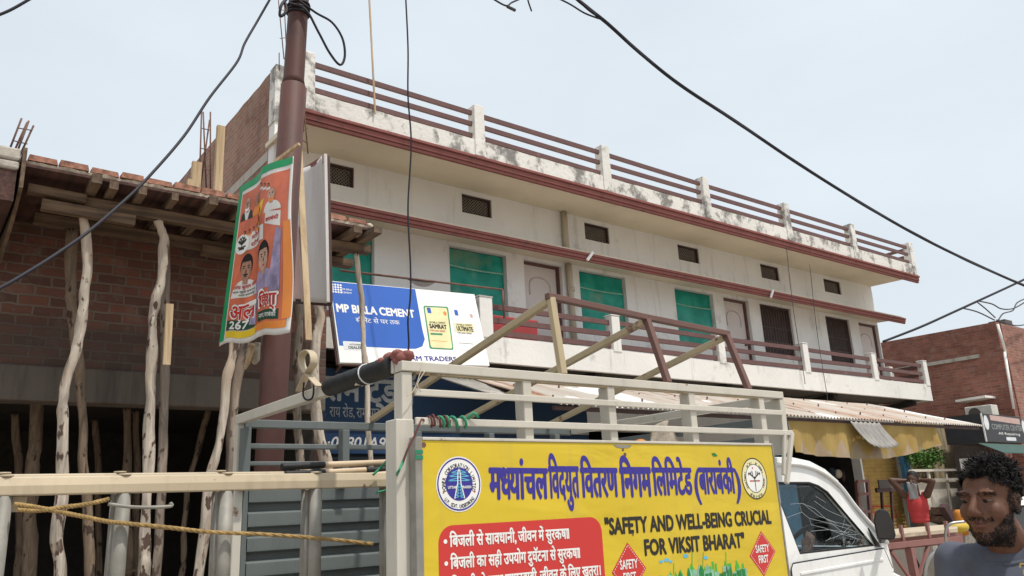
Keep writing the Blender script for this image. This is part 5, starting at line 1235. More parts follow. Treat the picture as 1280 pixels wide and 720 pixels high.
# ------------------------------------------------------------------ extension ladder lying on edge
YLd = 2.80
zl = P(150,594,Y=YLd).z
t = thing('extension_ladder', 'long cream extension ladder lying on its edge across the truck bed', 'ladder', (0.9,2.88,1.2))
def rail(y, z0): return MB().prism([(-1.3,y,z0-.055),(-1.3,y,z0-.027),(-1.3,y+.010,z0),(-1.3,y+.045,z0),(-1.3,y+.045,z0-.055)],(4.5,0,0))
for k, (y, dz) in enumerate(((YLd,0),(YLd+.075,.012))):
    for z in (zl+dz, zl-.50+dz):
        mb = rail(y, z); mb.build('side_rail', MAT['ladderrail'], t, bevel=.004)
        for s_ in (-1,1): pass
for k in range(-4, 9):
    x = .602+.323*k
    if x > 3.1: break
    for y, dz in ((YLd,0),(YLd+.075,.012)):
        MB().tube([(x,y+.0225,zl-.499+dz),(x,y+.0225,zl-.0555+dz)],.0225,16).build('rung', MAT['galv'], t)
        MB().tube([(x,y+.0225,zl+.0+dz),(x,y+.0225,zl+.006+dz)],.019,14).build('rung_end', MAT['ladderrail'], t)
        if abs(y-YLd) < .01: MB().tube([(x-.012,y+.06,zl-.49),(x-.012,y+.06,zl-.056)],.014,8).build('rung_stay', MAT['galv'], t)
a = P(135,630,Y=YLd-.012); b = P(212,633,Y=YLd-.012)
MB().tube(catmull([a,P(170,634,Y=YLd-.03),b,P(213,628,Y=YLd-.01)],5),.0055,8).build('hook_rod', MAT['galv'], t)
MB().box(P(14,627,Y=YLd).x,P(36,627,Y=YLd).x,YLd+.046,YLd+.06,zl-.10,zl-.056).build('pulley_plate', MAT['ladderrail'], t)
for i, (pts, lab) in enumerate((([(18,630),(45,634),(75,640),(105,646),(135,652),(165,655),(215,660),(262,665),(330,668),(400,673),(466,680)],'twisted jute rope running slack along the ladder rungs'),([(22,637),(50,638),(80,634),(110,630),(136,624)],'short jute rope end tied up to the second ladder rung'))):
    pc_ = catmull([P(x,y,Y=YLd-.016) for x,y in pts], 14); mb = MB()
    for ph in (0, math.pi*2/3, math.pi*4/3):
        mb.tube([p+Vector((0,math.cos(k*.9+ph)*.0034,math.sin(k*.9+ph)*.0034)) for k, p in enumerate(pc_)], .0042, 6)
    tag(mb.build('rope', MAT['rope'], None, loc=pc_[0]), lab, 'rope', 'rope on the ladder')
# tool handles lying on the ladder
def handle(segs, Y, lab):
    pts = [P(x,y,Y=Y) for x,y,_,_ in segs]; t = thing('tool_handle', lab, 'tool handle', pts[0], 'tools lying on the ladder')
    for (a,b,s_) in zip(pts[:-1],pts[1:],segs[:-1]):
        m = MB(); n = 14; m.tube([a.lerp(b,i/n) for i in range(n+1)], [s_[2]*(1+(.04*math.sin(i*2.1) if s_[3]=='rubber' else 0)) for i in range(n+1)], 14); m.build('grip' if s_[3]=='rubber' else 'shaft', MAT[s_[3]], t)
handle([(352,583.5,.0125,'rubber'),(405.5,581,.0115,'handle'),(530,576,0,'')],2.9,'upper pale tool handle with a black wrapped grip, on the ladder')
handle([(356,592.5,.0115,'rubber'),(406,590.5,.011,'handle'),(457,587.5,.0115,'rubber'),(520,585,0,'')],2.88,'lower tool handle with black wrapping at both ends of a pale middle')
handle([(404,599,.006,'handle'),(450,595.5,.011,'handle'),(530,588,0,'')],2.86,'tapering bare pale stick lying lowest on the ladder')
# wires wrapped round the rail
mb = MB(); zc = 1.899
def coil(x0, x1, n, r, m, nm, lab):
    pts = []
    for i in range(n*10+1):
        a = i/10*2*math.pi; x = x0+(x1-x0)*i/(n*10)+.006*math.sin(a*.37); pts.append(Vector((x, T0+.002+(.012+.006*noise.noise(Vector((i*.21,x0*9,0))))*math.cos(a)-.006, zc+(.017+.008*noise.noise(Vector((i*.17,2,x0*9))))*math.sin(a))))
    return pts
pts = coil(1.40,1.50,5,0,0,0,0)
tl = [P(527,524,Y=2.25),P(518,545,Y=2.25),P(509,563,Y=2.25),P(503,580,Y=2.26),P(496,592,Y=2.27)]
cable('wire', [p for p in tl[::-1]]+pts, .0035, 'dark red wire coiled on the cage rail and hanging down the corner post', 'wire', 'darkred', None, 2)
pts = coil(1.44,1.56,4,0,0,0,0)
cable('wire', pts+[Vector((1.58,T0-.02,1.93)),Vector((1.60,T0-.02,1.915))], .0055, 'green taped wire twisted round the lowest cage rail', 'wire', 'greenwire', None, 2)
cable('wire', [P(510,560,Y=2.255),P(503,578,Y=2.26),P(497,592,Y=2.27),P(490,604,Y=2.7),P(483,612,Y=2.78),P(470,616,Y=2.78)], .004, 'green wire hanging from the corner post to the ladder end', 'wire', 'greenwire')
cable('wire', [P(494,563,Y=2.5),P(480,580,Y=2.75),P(466,594,Y=2.78)], .005, 'green wire slanting over the tool handles', 'wire', 'greenwire')
cable('wire', [P(528,452,Y=2.29),P(524,470,Y=2.285),P(517,488,Y=2.285),P(509,495,Y=2.28)], .0016, 'thin pale wire tied round the front end of the top cage rail', 'wire', 'pvc')
cable('wire', [P(531,464,Y=2.285),P(522,480,Y=2.28),P(526,490,Y=2.28)], .0016, 'second thin pale wire looped below the top cage rail', 'wire', 'pvc')
# rag and orange cap inside the cage
mb = MB(); c = P(832,545,Y=3.0); mb.grid(lambda u,v: c+Vector((-.09+.16*u,.03*math.sin(u*9+v*3),.06-.12*v-.02*math.cos(u*6))), 24, 12); tag(mb.build('rag', MAT['rag'], None, loc=c, solid=.006), 'striped rag hung on the far bars inside the cage', 'rag')
mb = MB(); c = P(800,551,Y=2.6); mb.ell(c+Vector((0,0,-.008)),(.030,.028,.016)); mb.ell(c+Vector((.022,0,-.012)),(.026,.022,.009)); tag(mb.build('cap', MAT['orange'], None, loc=c), 'orange cap peeping over the yellow banner edge', 'cap')
# ------------------------------------------------------------------ right end of the street
t = B
mb = MB(); nz = 26
mb.grid(lambda u,v: Vector((SH0+.02+(SH1-SH0-.04)*u, YW+.10-.016*abs(math.sin(v*nz*math.pi)), .16+2.3*v)), 1, nz*4, False); sh = mb.build('roller_shutter', MAT['yshutter'], B, solid=.01)
Fs = Frame((0,YW+.075,0),(1,0,0),(0,0,1)); a = SH0+.3; lw = SH1-SH0
lettering('AIRTEL', Fs, a, a+lw*.62, 1.15, .30, MAT['posterred'], sh, bold=.03) if False else None
strokes(Fs, [[(a,1.28),(a+lw*.55,1.26),(a+lw*.6,1.0),(a+.05,1.02),(a,1.28)]], .03, MAT['posterred'], sh, 'faded_print_frame')
MB().box(SH0+.02,SH1-.02,YW+.05,YW+.17,2.47,2.745).build('shutter_box', MAT['vent'], sh)
tag(MB().box(P(1131,600,Y=10.6).x,P(1139,600,Y=10.6).x,10.56,10.66,0,3.0).build('wooden_post', MAT['bluewood'], None, loc=(P(1135,600,Y=10.6).x,10.6,0), bevel=.006), 'blue painted post between the ochre shutter and the pale gate', 'post')
tag(MB().box(P(981,545,Y=8.4).x-.5,P(987,545,Y=8.4).x,8.4,8.5,0.14,2.95).build('blue_hoarding', MAT['bluewood'], None, loc=(P(983,545,Y=8.4).x,8.4,.14)), 'blue painted hoarding under the awning just right of the truck cage', 'hoarding')
# goods hanging in the dark shop
for i in range(7):
    x = P(1020+8*i,590,Y=11.3).x; z = 2.3-.25*random.random(); h_ = random.uniform(.2,.5)
    m = MB(); m.ell((x,11.4,z-h_/2),(.12+.06*random.random(),.08,h_/2),None,10,8); tag(m.build('hanging_bag', MAT[['brownshutter','redbench','vent','navycloth','pvc','brownshutter','posterorange'][i]], None, loc=(x,11.4,z)), ['brown','dark red','grey','navy','tan','dark brown','orange'][i]+' bag hanging in the dark shop behind the truck cab', 'bag')
# red rack and dark grille in front of the ochre shutter
r0 = thing('display_rack', 'faded red steel rack standing before the ochre shutter', 'rack', P(1080,660,Y=9.6))
for xa, ya, xb, yb in ((1071,602,1078,690),(1084,600,1092,690)): MB().bar(P(xa,ya,Y=9.6),P(xb,yb,Y=9.6),.09,.06).build('upright', MAT['cartred'], r0)
for y in (602,618,640): MB().bar(P(1071+(y-602)*.08,y,Y=9.58),P(1086+(y-602)*.08,y-1,Y=9.58),.05,.06).build('crossbar', MAT['cartred'], r0)
r1 = thing('steel_stand', 'dark steel stand with a small board beside the red rack', 'stand', P(1110,660,Y=9.7))
MB().bar(P(1095,613,Y=9.7),P(1122,611,Y=9.7),.05,.10).build('top_bar', MAT['brownshutter'], r1)
for xa in (1101,1113): MB().bar(P(xa,600,Y=9.72),P(xa+5,690,Y=9.72),.05,.05).build('upright', MAT['brownshutter'], r1)
a, b = P(1097,600,Y=9.65), P(1116,610,Y=9.65); MB().box(a.x,b.x,9.63,9.66,b.z,a.z).build('small_board', MAT['vent'], r1)
# gate in the gap between the buildings
YG = 10.35
g0, g1 = P(1139,600,Y=YG).x, P(1204,600,Y=YG).x; zg1 = P(1160,588,Y=YG).z; zg0 = .75
t = thing('metal_gate', 'pale metal gate with grey panels between the white building and brick house', 'gate', ((g0+g1)/2,YG,.3))
MB().box(g0,g1,YG+.03,YG+.05,zg0,zg1-.24).build('panel', MAT['gatepanel'], t)
for k in range(4): x = g0+(g1-g0)*k/3; MB().bar((x,YG,.35),(x,YG,zg1+.02),.07,.05).build('upright', MAT['gatebar'], t)
for z in (zg0,zg1-.24,zg1): MB().bar((g0,YG-.03,z),(g1,YG-.03,z),.045,.06).build('crossbar', MAT['gatebar'], t)
tag(MB().box(g0-.1,g1+1.2,YG-.06,YG+.2,0,.72).build('low_wall', MAT['concretelight'], None, loc=(g0,YG,0)), 'low pale plastered wall under the pale gate', 'wall')
zc = P(1190,524,Y=10.75).z
x0_, x1_ = XR+.05, P(1219,560,Y=10.75).x
tag(MB().box(x0_,x1_,10.75,10.95,0,zc).build('yard_wall', plaster('mossy_yellow_wall',(.46,.38,.24),(.10,.085,.06),.46,.62,.75,bump=.5), None, loc=(x0_,10.75,0)), 'old stained yellowish wall behind the gate under the awning end', 'wall')
a, b = P(1131,571,Y=10.5), P(1176,567,Y=10.5)
t = thing('creeper_bush', 'bright green leafy creeper sitting on top of the gate', 'bush', ((a.x+b.x)/2,10.5,a.z-.3))
for nm, m_, n_ in (('foliage','leaf',650),('foliage','leafdark',600)):
    mb = MB()
    for i in range(n_):
        u = random.random(); p = Vector((a.x+(b.x-a.x)*u, 10.5+random.uniform(-.14,.2), a.z+random.gauss(0,.11)+.06*math.sin(u*9)-.03)); s_ = random.uniform(.03,.06)
        d1 = Vector((random.gauss(0,1),random.gauss(0,1),random.gauss(0,.6))).normalized(); d2 = d1.cross(Vector((random.gauss(0,1),random.gauss(0,1),random.gauss(0,1)))).normalized()
        mb.poly([p-d1*s_,p+d2*s_*.5,p+d1*s_,p-d2*s_*.5])
    mb.build(nm, MAT[m_], t)
MB().tube([(a.x+1,10.55,zg0),(a.x+.9,10.55,a.z)],[.05,.03],8).build('stem', MAT['barkdark'], t)
# brick house at the end
XG = 24.0
yc = P(1245,402,X=XG).y; zt_ = P(1245,402,X=XG).z; zt2 = P(1105,428,X=XG).z
t = thing('brick_house', 'tall red brick house with a bare gable wall at the right end', 'building', (XG,yc,0))
mb = MB(); mb.prism([(XG,yc+.02,0),(XG,yc+.02,zt_),(XG,yc+6,zt2+.05),(XG,yc+8,zt2),(XG,yc+8,0)],(.24,0,0)); mb.build('gable_wall', MAT['brickR'], t)
MB().box(XG+.25,XG+3.2,yc-.01,yc+.22,0,zt_-.02).build('front_wall', MAT['brickRx'], t)
MB().box(XG+3.2,XG+3.4,yc+.05,yc+8,0,zt_-.2).build('rear_wall', MAT['brickR'], t); MB().box(XG+.25,XG+3.2,yc+.25,yc+8,zt_-.35,zt_-.2).build('roof', MAT['concrete'], t)
MB().box(XG-.04,XG-.002,yc+.6,yc+6,P(1200,449,X=XG).z-.05,P(1200,449,X=XG).z+.05).build('concrete_band', MAT['concretelight'], t)
for (xa,ya,xb,yb) in ((1247,405,1257,440),(1256,440,1267,511)): MB().tube([P(xa,ya,Y=yc-.06),P(xb,yb,Y=yc-.06)],.035,8).build('downpipe', MAT['offwhite'], t)
a, b = P(1201,503,X=XG-.6), P(1235,494,X=XG-.3)
MB().bar(P(1201,502,X=XG-.35),P(1238,496,X=XG-.35),.65,.06).build('porch_slab', MAT['offwhite'], t)
pa, pb = P(1206,520,X=XG-.02), P(1252,503,X=XG-.02); 
MB().box(XG-.5,XG-.003,min(pa.y,pb.y),max(pa.y,pb.y),1.9,2.98).build('porch_wall', MAT['brickR'], t)
t = thing('air_conditioner', 'pale air conditioner box hung on the brick gable above the black sign', 'air conditioner', P(1222,520,X=XG-.75))
a, b = P(1211,519,X=XG-.75), P(1243,508,X=XG-.75)
MB().box(XG-.95,XG-.55,min(a.y,b.y),max(a.y,b.y),a.z-.25,b.z+.05).build('casing', MAT['acbody'], t, bevel=.02)
annulus(lambda u,v,o: Vector((XG-.951-o,u,v)), (a.y+b.y)/2+.1, a.z-.0, .0, .16, MAT['vent'], t, 'fan_grille', .004, 20)
# black shop sign
Os = P(1233,552,t=19.2); Ou = P(1279,561,t=20.6); Fk = Frame(Os,(Ou.x-Os.x,Ou.y-Os.y,0),(0,0,1))
t = thing('shop_sign', 'black boxed shop sign with white lettering at the far right', 'sign', Os)
tl_, tr_, br_ = Fk.px(1231,517), Fk.px(1277,527), Fk.px(1280,561); hS = tl_[1]; wS = tr_[0]
MB().prism([Fk(0,0,0),Fk(wS,0,0),Fk(wS,hS,0),Fk(0,hS,0)], -Fk.N*.9).build('sign_box', MAT['blacksign'], t)
MB().bar(Fk(0,0,.006),Fk(0,hS,.006),.03,.03).build('white_edge', MAT['offwhite'], t); 
mauve = MAT['purpleprint']; patch(Fk, [(wS*.2,hS*.78),(wS*.95,hS*.70),(wS*.95,hS*.92),(wS*.2,hS*.97)], MAT['paleprint'], t, 'pale_panel', .004)
lettering('COMPUTER CENTER', Fk, wS*.20, wS*.97, hS*.46, hS*.19, MAT['signletter'], t, bold=.03, off=.006)
lettering('All Repairing', Fk, wS*.33, wS*.88, hS*.28, hS*.09, MAT['offwhite'], t, bold=.01, off=.006)
patch(Fk, rrect(wS*.5,wS*.75,hS*.07,hS*.20,.03), MAT['bagborder'], t, 'pale_pill', .006)
patch(Fk, disc(wS*.09,hS*.68,wS*.055,hS*.26,20), MAT['bagborder'], t, 'pale_oval', .005); patch(Fk, disc(wS*1.03,hS*.60,wS*.05,hS*.28,20), MAT['bagborder'], t, 'pale_oval', .005) 
a = Fk(-.6,-.08,.3); MBt = MB(); MBt.prism([Fk(-.5,-.04,.0),Fk(wS,-.04,.0),Fk(wS,-.30,.5),Fk(-.5,-.30,.5)], Vector((0,0,-.02))); tag(MBt.build('awning', flat('dark_green_canvas',(.05,.095,.085),.8), None, loc=Fk(0,-.1,0)), 'dark green canvas awning just below the black sign', 'awning')
for k in range(3):
    q_ = Fk(.2+wS*.4*k,-.35,-.6); tag(MB().box(q_.x-.12,q_.x+.12,q_.y-.12,q_.y+.12,0,q_.z).build('door_pillar', MAT[['offwhite','brickRx','concretelight'][k]], None, loc=(q_.x,q_.y,0)), ['white pillar at the left below the dark green awning','brick pillar in the middle below the dark green awning','grey pillar at the right below the dark green awning'][k], 'pillar')
q_ = Fk(wS*.5,0,-1.1); tag(MB().prism([Fk(1.0,0,-1.0),Fk(wS+1.2,0,-1.0),Fk(wS+1.2,-3,-1.0),Fk(1.0,-3,-1.0)],-Fk.N*.2).build('dark_wall', MAT['vent'], None, loc=(q_.x,q_.y,0)), 'dark shop front wall below the black sign', 'wall')
# far building with a rounded balcony
t = thing('far_house', 'far pale house with a rounded balcony right of the brick house', 'building', (31,8.2,0))
MB().box(31,37,8.2,14,0,5.4).build('wall', MAT['wall'], t)
c = P(1268,447,t=26); MB().tube([c+Vector((0,0,-.35)),c+Vector((0,0,-.12)),c+Vector((0,0,.12))],[.25,.75,.8],20).build('rounded_balcony', MAT['parapet'], t)
c2 = c+Vector((-.25,.1,.65)); MB().box(c2.x-.28,c2.x+.28,c2.y-.25,c2.y+.25,c2.z-.5,c2.z+.55).build('lattice_tower', MAT['vent'], t)
c3 = P(1276,470,t=26); MB().ell(c3,(.5,.3,.42)).build('dish', MAT['tingrey'], t)

# ------------------------------------------------------------------ stall table, planks, chrome pipe
def tp(x, y, t): return P(x,y,t=t)
t = thing('stall_table', 'faded red steel stall table with a pale board top behind the wing mirror', 'table', (lambda p: (p.x,p.y,0))(tp(1150,660,8.6)))
A0, A1, A2, A3 = tp(1095,672,8.2), tp(1196,657,9.0), tp(1196,652,10.2), tp(1095,664,9.4)
zz = (A0.z+A1.z)/2-.05
for v in (A0,A1,A2,A3): v.z = zz
MB().prism([A0,A1,A2,A3], Vector((0,0,.045))).build('table_top', MAT['cartwood'], t, bevel=.006)
dz = Vector((0,0,-.075)); MB().bar(A0+dz,A1+dz,.05,.07).build('edge_rail', MAT['cartred'], t); MB().bar(A3+dz,A2+dz,.05,.11).build('edge_rail', MAT['cartred'], t)
B0, B1 = tp(1095,681,8.1), tp(1186,668,8.8); B1.z = B0.z = (B0.z+B1.z)/2-.04
MB().bar(B0,B1,.05,.055).build('front_rail', MAT['cartred'], t)
lg = B0.lerp(B1,.42); MB().bar(lg+Vector((0,0,-.04)),Vector((lg.x+.04,lg.y,0)),.07,.07).build('leg', MAT['cartred'], t)
for s_ in (-1,1): MB().bar(lg+Vector((s_*.0,0,-.42)),lg+(B1-B0).normalized()*s_*.33+Vector((0,0,-.05)),.03,.03).build('brace', MAT['cartred'], t)
for p_ in (B0,A2,A3,B1): MB().bar(p_+Vector((0,0,-.06)),Vector((p_.x,p_.y,0)),.05,.05).build('leg', MAT['cartred'], t)
for f_ in (.3,.62,.86): q_ = A0.lerp(A1,f_); MB().bar(q_+Vector((0,0,-.03)),q_+Vector((0,0,.13)),.04,.03).build('peg', MAT['cartred'], t)
cable('chrome_pipe', [tp(1183,686,7.6),tp(1182,668,7.6),tp(1184,659,7.6),tp(1190,654,7.6),tp(1206,652,7.6)], .013, 'bent chrome handle pipe at the end of the red stall table', 'pipe', 'chrome')
cable('chrome_pipe', [tp(1160,760,6.0),tp(1156,722,6.0),tp(1159,703,6.0),tp(1167,692,6.0),tp(1180,687,6.0),tp(1200,687,6.0)], .014, 'large curved chrome hoop low behind the man in the slate tee', 'pipe', 'chrome')
c = tp(1190,660,11.2)
for i, (x0,y0,x1,y1,ti) in enumerate(((1168,640,1208,655,11.3),(1166,648,1206,660,11.2),(1172,637,1210,648,11.5))):
    tag(MB().bar(tp(x0,y0,ti),tp(x1,y1,ti),.35,.07).build('plank', MAT['planky' if i%2 else 'plank'], None, loc=tp(x0,y0,ti)), ['middle plank of the leaning pile behind the man in the slate tee','lowest plank of the leaning pile behind the man in the slate tee','topmost plank of the leaning pile behind the man in the slate tee'][i], 'plank', 'leaning plank pile')
stick('wooden_bar',tp(1178,632,11.0),tp(1190,652,11.0),.10,.08,'brownshutter','dark wooden bar leaning above the plank pile','bar')
q_ = tp(1170,660,11.6); tag(MB().box(q_.x-.8,q_.x+.8,q_.y-.3,q_.y+.5,0,q_.z).build('counter', MAT['concretelight'], None, loc=(q_.x,q_.y,0)), 'low pale masonry counter holding the plank pile', 'counter')
c = tp(1197,659,9.6); tag(MB().ell(c,(.16,.12,.07)).build('plastic_tub', MAT['yellowthing'], None, loc=c), 'yellow plastic tub behind the shoulder of the man in the slate tee', 'tub')
c = tp(1200,647,10.4); m = MB(); m.tube([c+Vector((0,0,-.22)),c+Vector((0,0,.06)),c+Vector((0,0,.1))],[.07,.065,.04],14); tag(m.build('water_can', MAT['orange'], None, loc=c), 'orange can standing just left of the foreground man\'s cheek', 'can')
# parked white car at the right edge
c = tp(1300,622,11.5); ux = Vector((.86,.5,0)); uy = Vector((-.5,.86,0)); zr = c.z
t = thing('parked_car', 'white parked car half hidden behind the ear of the foreground man', 'car', (c.x,c.y,0))
pr = [(-1.9,.35),(-1.95,.75),(-1.75,.88),(-1.0,.98),(1.45,.98),(1.85,.85),(1.9,.35)]
W3 = lambda a, z, s_: Vector((c.x,c.y,0))+ux*a+uy*s_+Vector((0,0,z))
MB().prism([W3(a,z,-.78) for a,z in pr], uy*1.56).build('body', MAT['white'], t, bevel=.05)
gh_ = [(-.95,.97),(-.35,zr-.05),(.95,zr-.05),(1.4,.97)]
MB().prism([W3(a,z,-.70) for a,z in gh_], uy*1.40).build('windows', MAT['blacktrim'], t, bevel=.03)
MB().prism([W3(a,z,-.72) for a,z in ((-.45,zr-.09),(-.32,zr-.02),(.0,zr+.02),(.7,zr+.02),(1.0,zr-.03),(1.1,zr-.09))], uy*1.44).build('roof', MAT['white'], t, bevel=.03)
for a in (-1.25,1.2):
    for s_ in (-.80,.62): MB().tube([W3(a,.3,s_),W3(a,.3,s_+.18)],.3,20).build('wheel', MAT['tyre'], t)

# ------------------------------------------------------------------ people
def organic(name, caps, ells, voxel, mat, parent=None, loc=None, smooth=6, sub=False):
    """union of tapered capsules and ellipsoids grown into one continuous skin"""
    mb = MB()
    for a, b, r0, r1 in caps:
        a, b = Vector(a), Vector(b)
        mb.tube([a.lerp(b,i/4) for i in range(5)], [r0+(r1-r0)*i/4 for i in range(5)], 14)
        mb.ell(a,(r0*.999,)*3,None,14,10); mb.ell(b,(r1*.999,)*3,None,14,10)
    for e in ells: mb.ell(e[0], e[1], e[2] if len(e) > 2 else None, 24, 16)
    me = bpy.data.meshes.new('tmp'); mb.bm.to_mesh(me); mb.bm.free()
    o = bpy.data.objects.new('tmp', me); COL.objects.link(o)
    m = o.modifiers.new('r','REMESH'); m.mode = 'VOXEL'; m.voxel_size = voxel; m.use_smooth_shade = True
    m = o.modifiers.new('s','SMOOTH'); m.factor = .5; m.iterations = smooth
    dg = bpy.context.evaluated_depsgraph_get(); me2 = bpy.data.meshes.new_from_object(o.evaluated_get(dg)); bpy.data.objects.remove(o)
    for p in me2.polygons: p.use_smooth = True
    return link_mesh(name, me2, mat, parent, loc)
def hand(caps, wrist, d, side, palm_n, L=.18, curl=.35):
    """palm plus five separate bent fingers; d = pointing direction, side = towards the thumb"""
    d, side, pn = Vector(d).normalized(), Vector(side).normalized(), Vector(palm_n).normalized(); w_ = Vector(wrist); k = L/.18
    for i in range(4):
        o_ = side*(.030-.020*i)*k; kn = w_+d*.085*k+o_; caps.append((w_+o_*.6,kn,.014*k,.011*k))
        l1 = (.040,.045,.042,.033)[i]*k; e1 = kn+(d*math.cos(curl)+pn*math.sin(curl))*l1; e2 = e1+(d*math.cos(curl*2.4)+pn*math.sin(curl*2.4))*l1*.8
        caps += [(kn,e1,.0095*k,.0085*k),(e1,e2,.0085*k,.007*k)]
    tb = w_+side*.028*k+d*.02*k; t1 = tb+(side*.8+d*.7+pn*.3).normalized()*.045*k; t2 = t1+(d*.9+side*.2+pn*.4).normalized()*.032*k
    caps += [(tb,t1,.014*k,.011*k),(t1,t2,.011*k,.008*k)]
def strands(name, ob_me, base, mask, n, length, width, mat, parent, dirf, curl=.3, seed=1, segs=4):
    rg = random.Random(seed); mb = MB(); faces = [(p.center.copy()+base, p.normal.copy(), p.area) for p in ob_me.polygons if mask(p.center+base)]
    if not faces: return None
    tot = sum(f[2] for f in faces); cum = []; s_ = 0
    for f in faces: s_ += f[2]; cum.append(s_)
    import bisect
    for _ in range(n):
        c_, nn_, _a = faces[min(len(faces)-1, bisect.bisect(cum, rg.random()*tot))]
        p = c_+Vector((rg.gauss(0,.002),rg.gauss(0,.002),rg.gauss(0,.002))); d = dirf(c_, nn_, rg).normalized(); ax = Vector((rg.gauss(0,1),rg.gauss(0,1),rg.gauss(0,1))).normalized()
        L = length*rg.uniform(.5,1.15); pts = [p-nn_*.002]; cu_ = rg.uniform(.4,1.6)*curl
        for k in range(segs): pts.append(pts[-1]+d*L/segs); d = (Matrix.Rotation(cu_, 3, ax) @ d+Vector((0,0,-.06))).normalized()
        sd = d.cross(nn_+Vector((.01,.02,.03))).normalized(); prev = None
        for k, q_ in enumerate(pts):
            w_ = width*(1-.75*k/segs); v1, v2 = mb.bm.verts.new(q_-sd*w_), mb.bm.verts.new(q_+sd*w_)
            if prev: mb.face([prev[0],v1,v2,prev[1]])
            prev = (v1,v2)
    return mb.build(name, mat, parent, recalc=False)

# foreground man -------------------------------------------------
HC = P(1238,627,t=2.54)                        # head centre
cdir = (EYE-HC); cdir.z = 0; cdir.normalize(); left = -AXR.copy(); left.z = 0; left.normalize()
fw = (cdir*math.cos(math.radians(40))+left*math.sin(math.radians(40))).normalized(); sd = fw.cross(Vector((0,0,1))).normalized(); up = Vector((0,0,1))
up2 = (up+fw*.03-sd*.05).normalized()
H = lambda f, s_, z: HC+fw*f+sd*s_+up2*z       # s>0: his right
RM = Matrix((fw, sd, up2)).transposed()
bf = (cdir*math.cos(math.radians(30))+left*math.sin(math.radians(30))).normalized(); bs = bf.cross(up).normalized()
NB_ = HC+Vector((0,0,-.122))-bf*.078           # base of the neck
Q = lambda f, s_, z: NB_+bf*f+bs*s_+Vector((0,0,z))
RB = Matrix((bf, bs, up)).transposed()
caps, ells = [], []
ells += [(H(-.018,0,.040),(.098,.076,.084),RM),(H(.022,0,-.020),(.073,.066,.088),RM),(H(.028,0,-.080),(.056,.056,.042),RM),(H(.064,0,-.108),(.024,.028,.020),RM)]
for s_ in (-1,1):
    ells += [(H(.055,s_*.042,-.028),(.032,.026,.030),RM),(H(.082,s_*.030,.030),(.016,.030,.009),RM),(H(.102,s_*.014,-.033),(.012,.010,.009),RM),(H(.072,s_*.033,.010),(.016,.017,.012),RM),
             (H(-.008,s_*.076,-.004),(.020,.007,.033),RM),(H(-.014,s_*.080,.006),(.010,.006,.024),RM),(H(-.002,s_*.076,-.030),(.009,.007,.010),RM)]
caps += [(H(.088,0,.018),H(.116,0,-.024),.0095,.0125),(H(.108,0,-.030),H(.117,0,-.027),.012,.0125),(H(-.025,0,-.07),Q(.0,0,-.02),.056,.062)]
ells += [(H(.091,0,-.056),(.013,.026,.008),RM),(H(.088,0,-.070),(.013,.023,.009),RM),(H(.083,0,-.045),(.016,.03,.014),RM)]
sh = [Q(-.01,s_*.178,-.070) for s_ in (1,-1)]
ells += [(Q(-.02,0,-.045),(.050,.080,.045),RB),(Q(0,0,-.20),(.105,.155,.16),RB),(Q(0,0,-.42),(.10,.145,.18),RB),(Q(0,0,-.58),(.105,.15,.12),RB),(Q(-.005,.10,-.072),(.050,.085,.038),RB),(Q(-.005,-.10,-.072),(.050,.085,.038),RB)]
hz = NB_.z
for i, s_ in enumerate((1,-1)):
    el = Q(.02,s_*.215,-.36); wr = Q(.14,s_*.205,-.58); caps += [(sh[i],el,.052,.042),(el,wr,.040,.028)]; hand(caps, wr, bf*.5-up*.8, bf*.6+up*.4, -bs*s_, .18, .3)
    hip = Q(0,s_*.09,-.66); kn = Q(.05+.1*s_,s_*.10,-hz+.50); an = Q(-.02+.16*s_,s_*.10,-hz+.09); caps += [(hip,kn,.085,.058),(kn,an,.056,.038),(an+Vector((0,0,-.05)),an+bf*.16+Vector((0,0,-.06)),.035,.028)]
man = organic('person', caps, ells, .0052, MAT['skin'], None, loc=(NB_.x,NB_.y,0), smooth=4)
tag(man, 'bearded young man in a slate grey tee close in the bottom right corner', 'person')
mb0 = root_of(man)
loc_ = lambda p: (lambda d: (d.dot(fw), d.dot(sd), d.dot(up2)))(p-HC)
for s_ in (-1,1):
    mb = MB(); mb.ell(H(.0765,s_*.0325,.0075),(.0125,.0150,.0062),RM,14,10); e_ = mb.build('eye', MAT['eyewhite'], man)
    mb = MB(); mb.ell(H(.0865,s_*.0325+.003,.0045),(.0035,.0078,.0062),RM,12,8); mb.build('iris', MAT['hair'], e_)
    mb = MB(); mb.ell(H(.0775,s_*.0325,.0125),(.0148,.0185,.0075),RM,14,8); mb.build('eyelid', MAT['skin'], e_)
mb = MB(); mb.ell(H(.0915,0,-.0575),(.0130,.0245,.0062),RM,16,10); mb.ell(H(.0885,0,-.069),(.0140,.0210,.0075),RM,16,10); mb.build('lips', MAT['lip'], man)
def m_scalp(p):
    f, s_, z = loc_(p); return z > .066+.10*max(0,f-.03)-.75*max(0,.045-f)*(1 if abs(s_) > .0 else 1) and z > -.035 and f < .085 and (f < .062 or z > .075)
def m_beard(p):
    f, s_, z = loc_(p); a = abs(s_)
    jaw = z < -.050-.55*(f-.03)*(1 if f > .03 else 0)+.95*max(0,a-.040) and -.02 < f and z > -.135 and not (a < .026 and -.080 < z < -.048) 
    tash = a < .036 and -.052 < z < -.040 and f > .07
    burn = a > .055 and -.01 < f < .022 and -.10 < z < .05
    return jaw and f < .12 and (z < -.085 or a > .030 or tash) or tash or burn
def m_brow(p):
    f, s_, z = loc_(p); a = abs(s_); return f > .06 and .010 < a < .056 and .0245-.08*max(0,a-.04) < z < .0345-.06*max(0,a-.03)
me = man.data
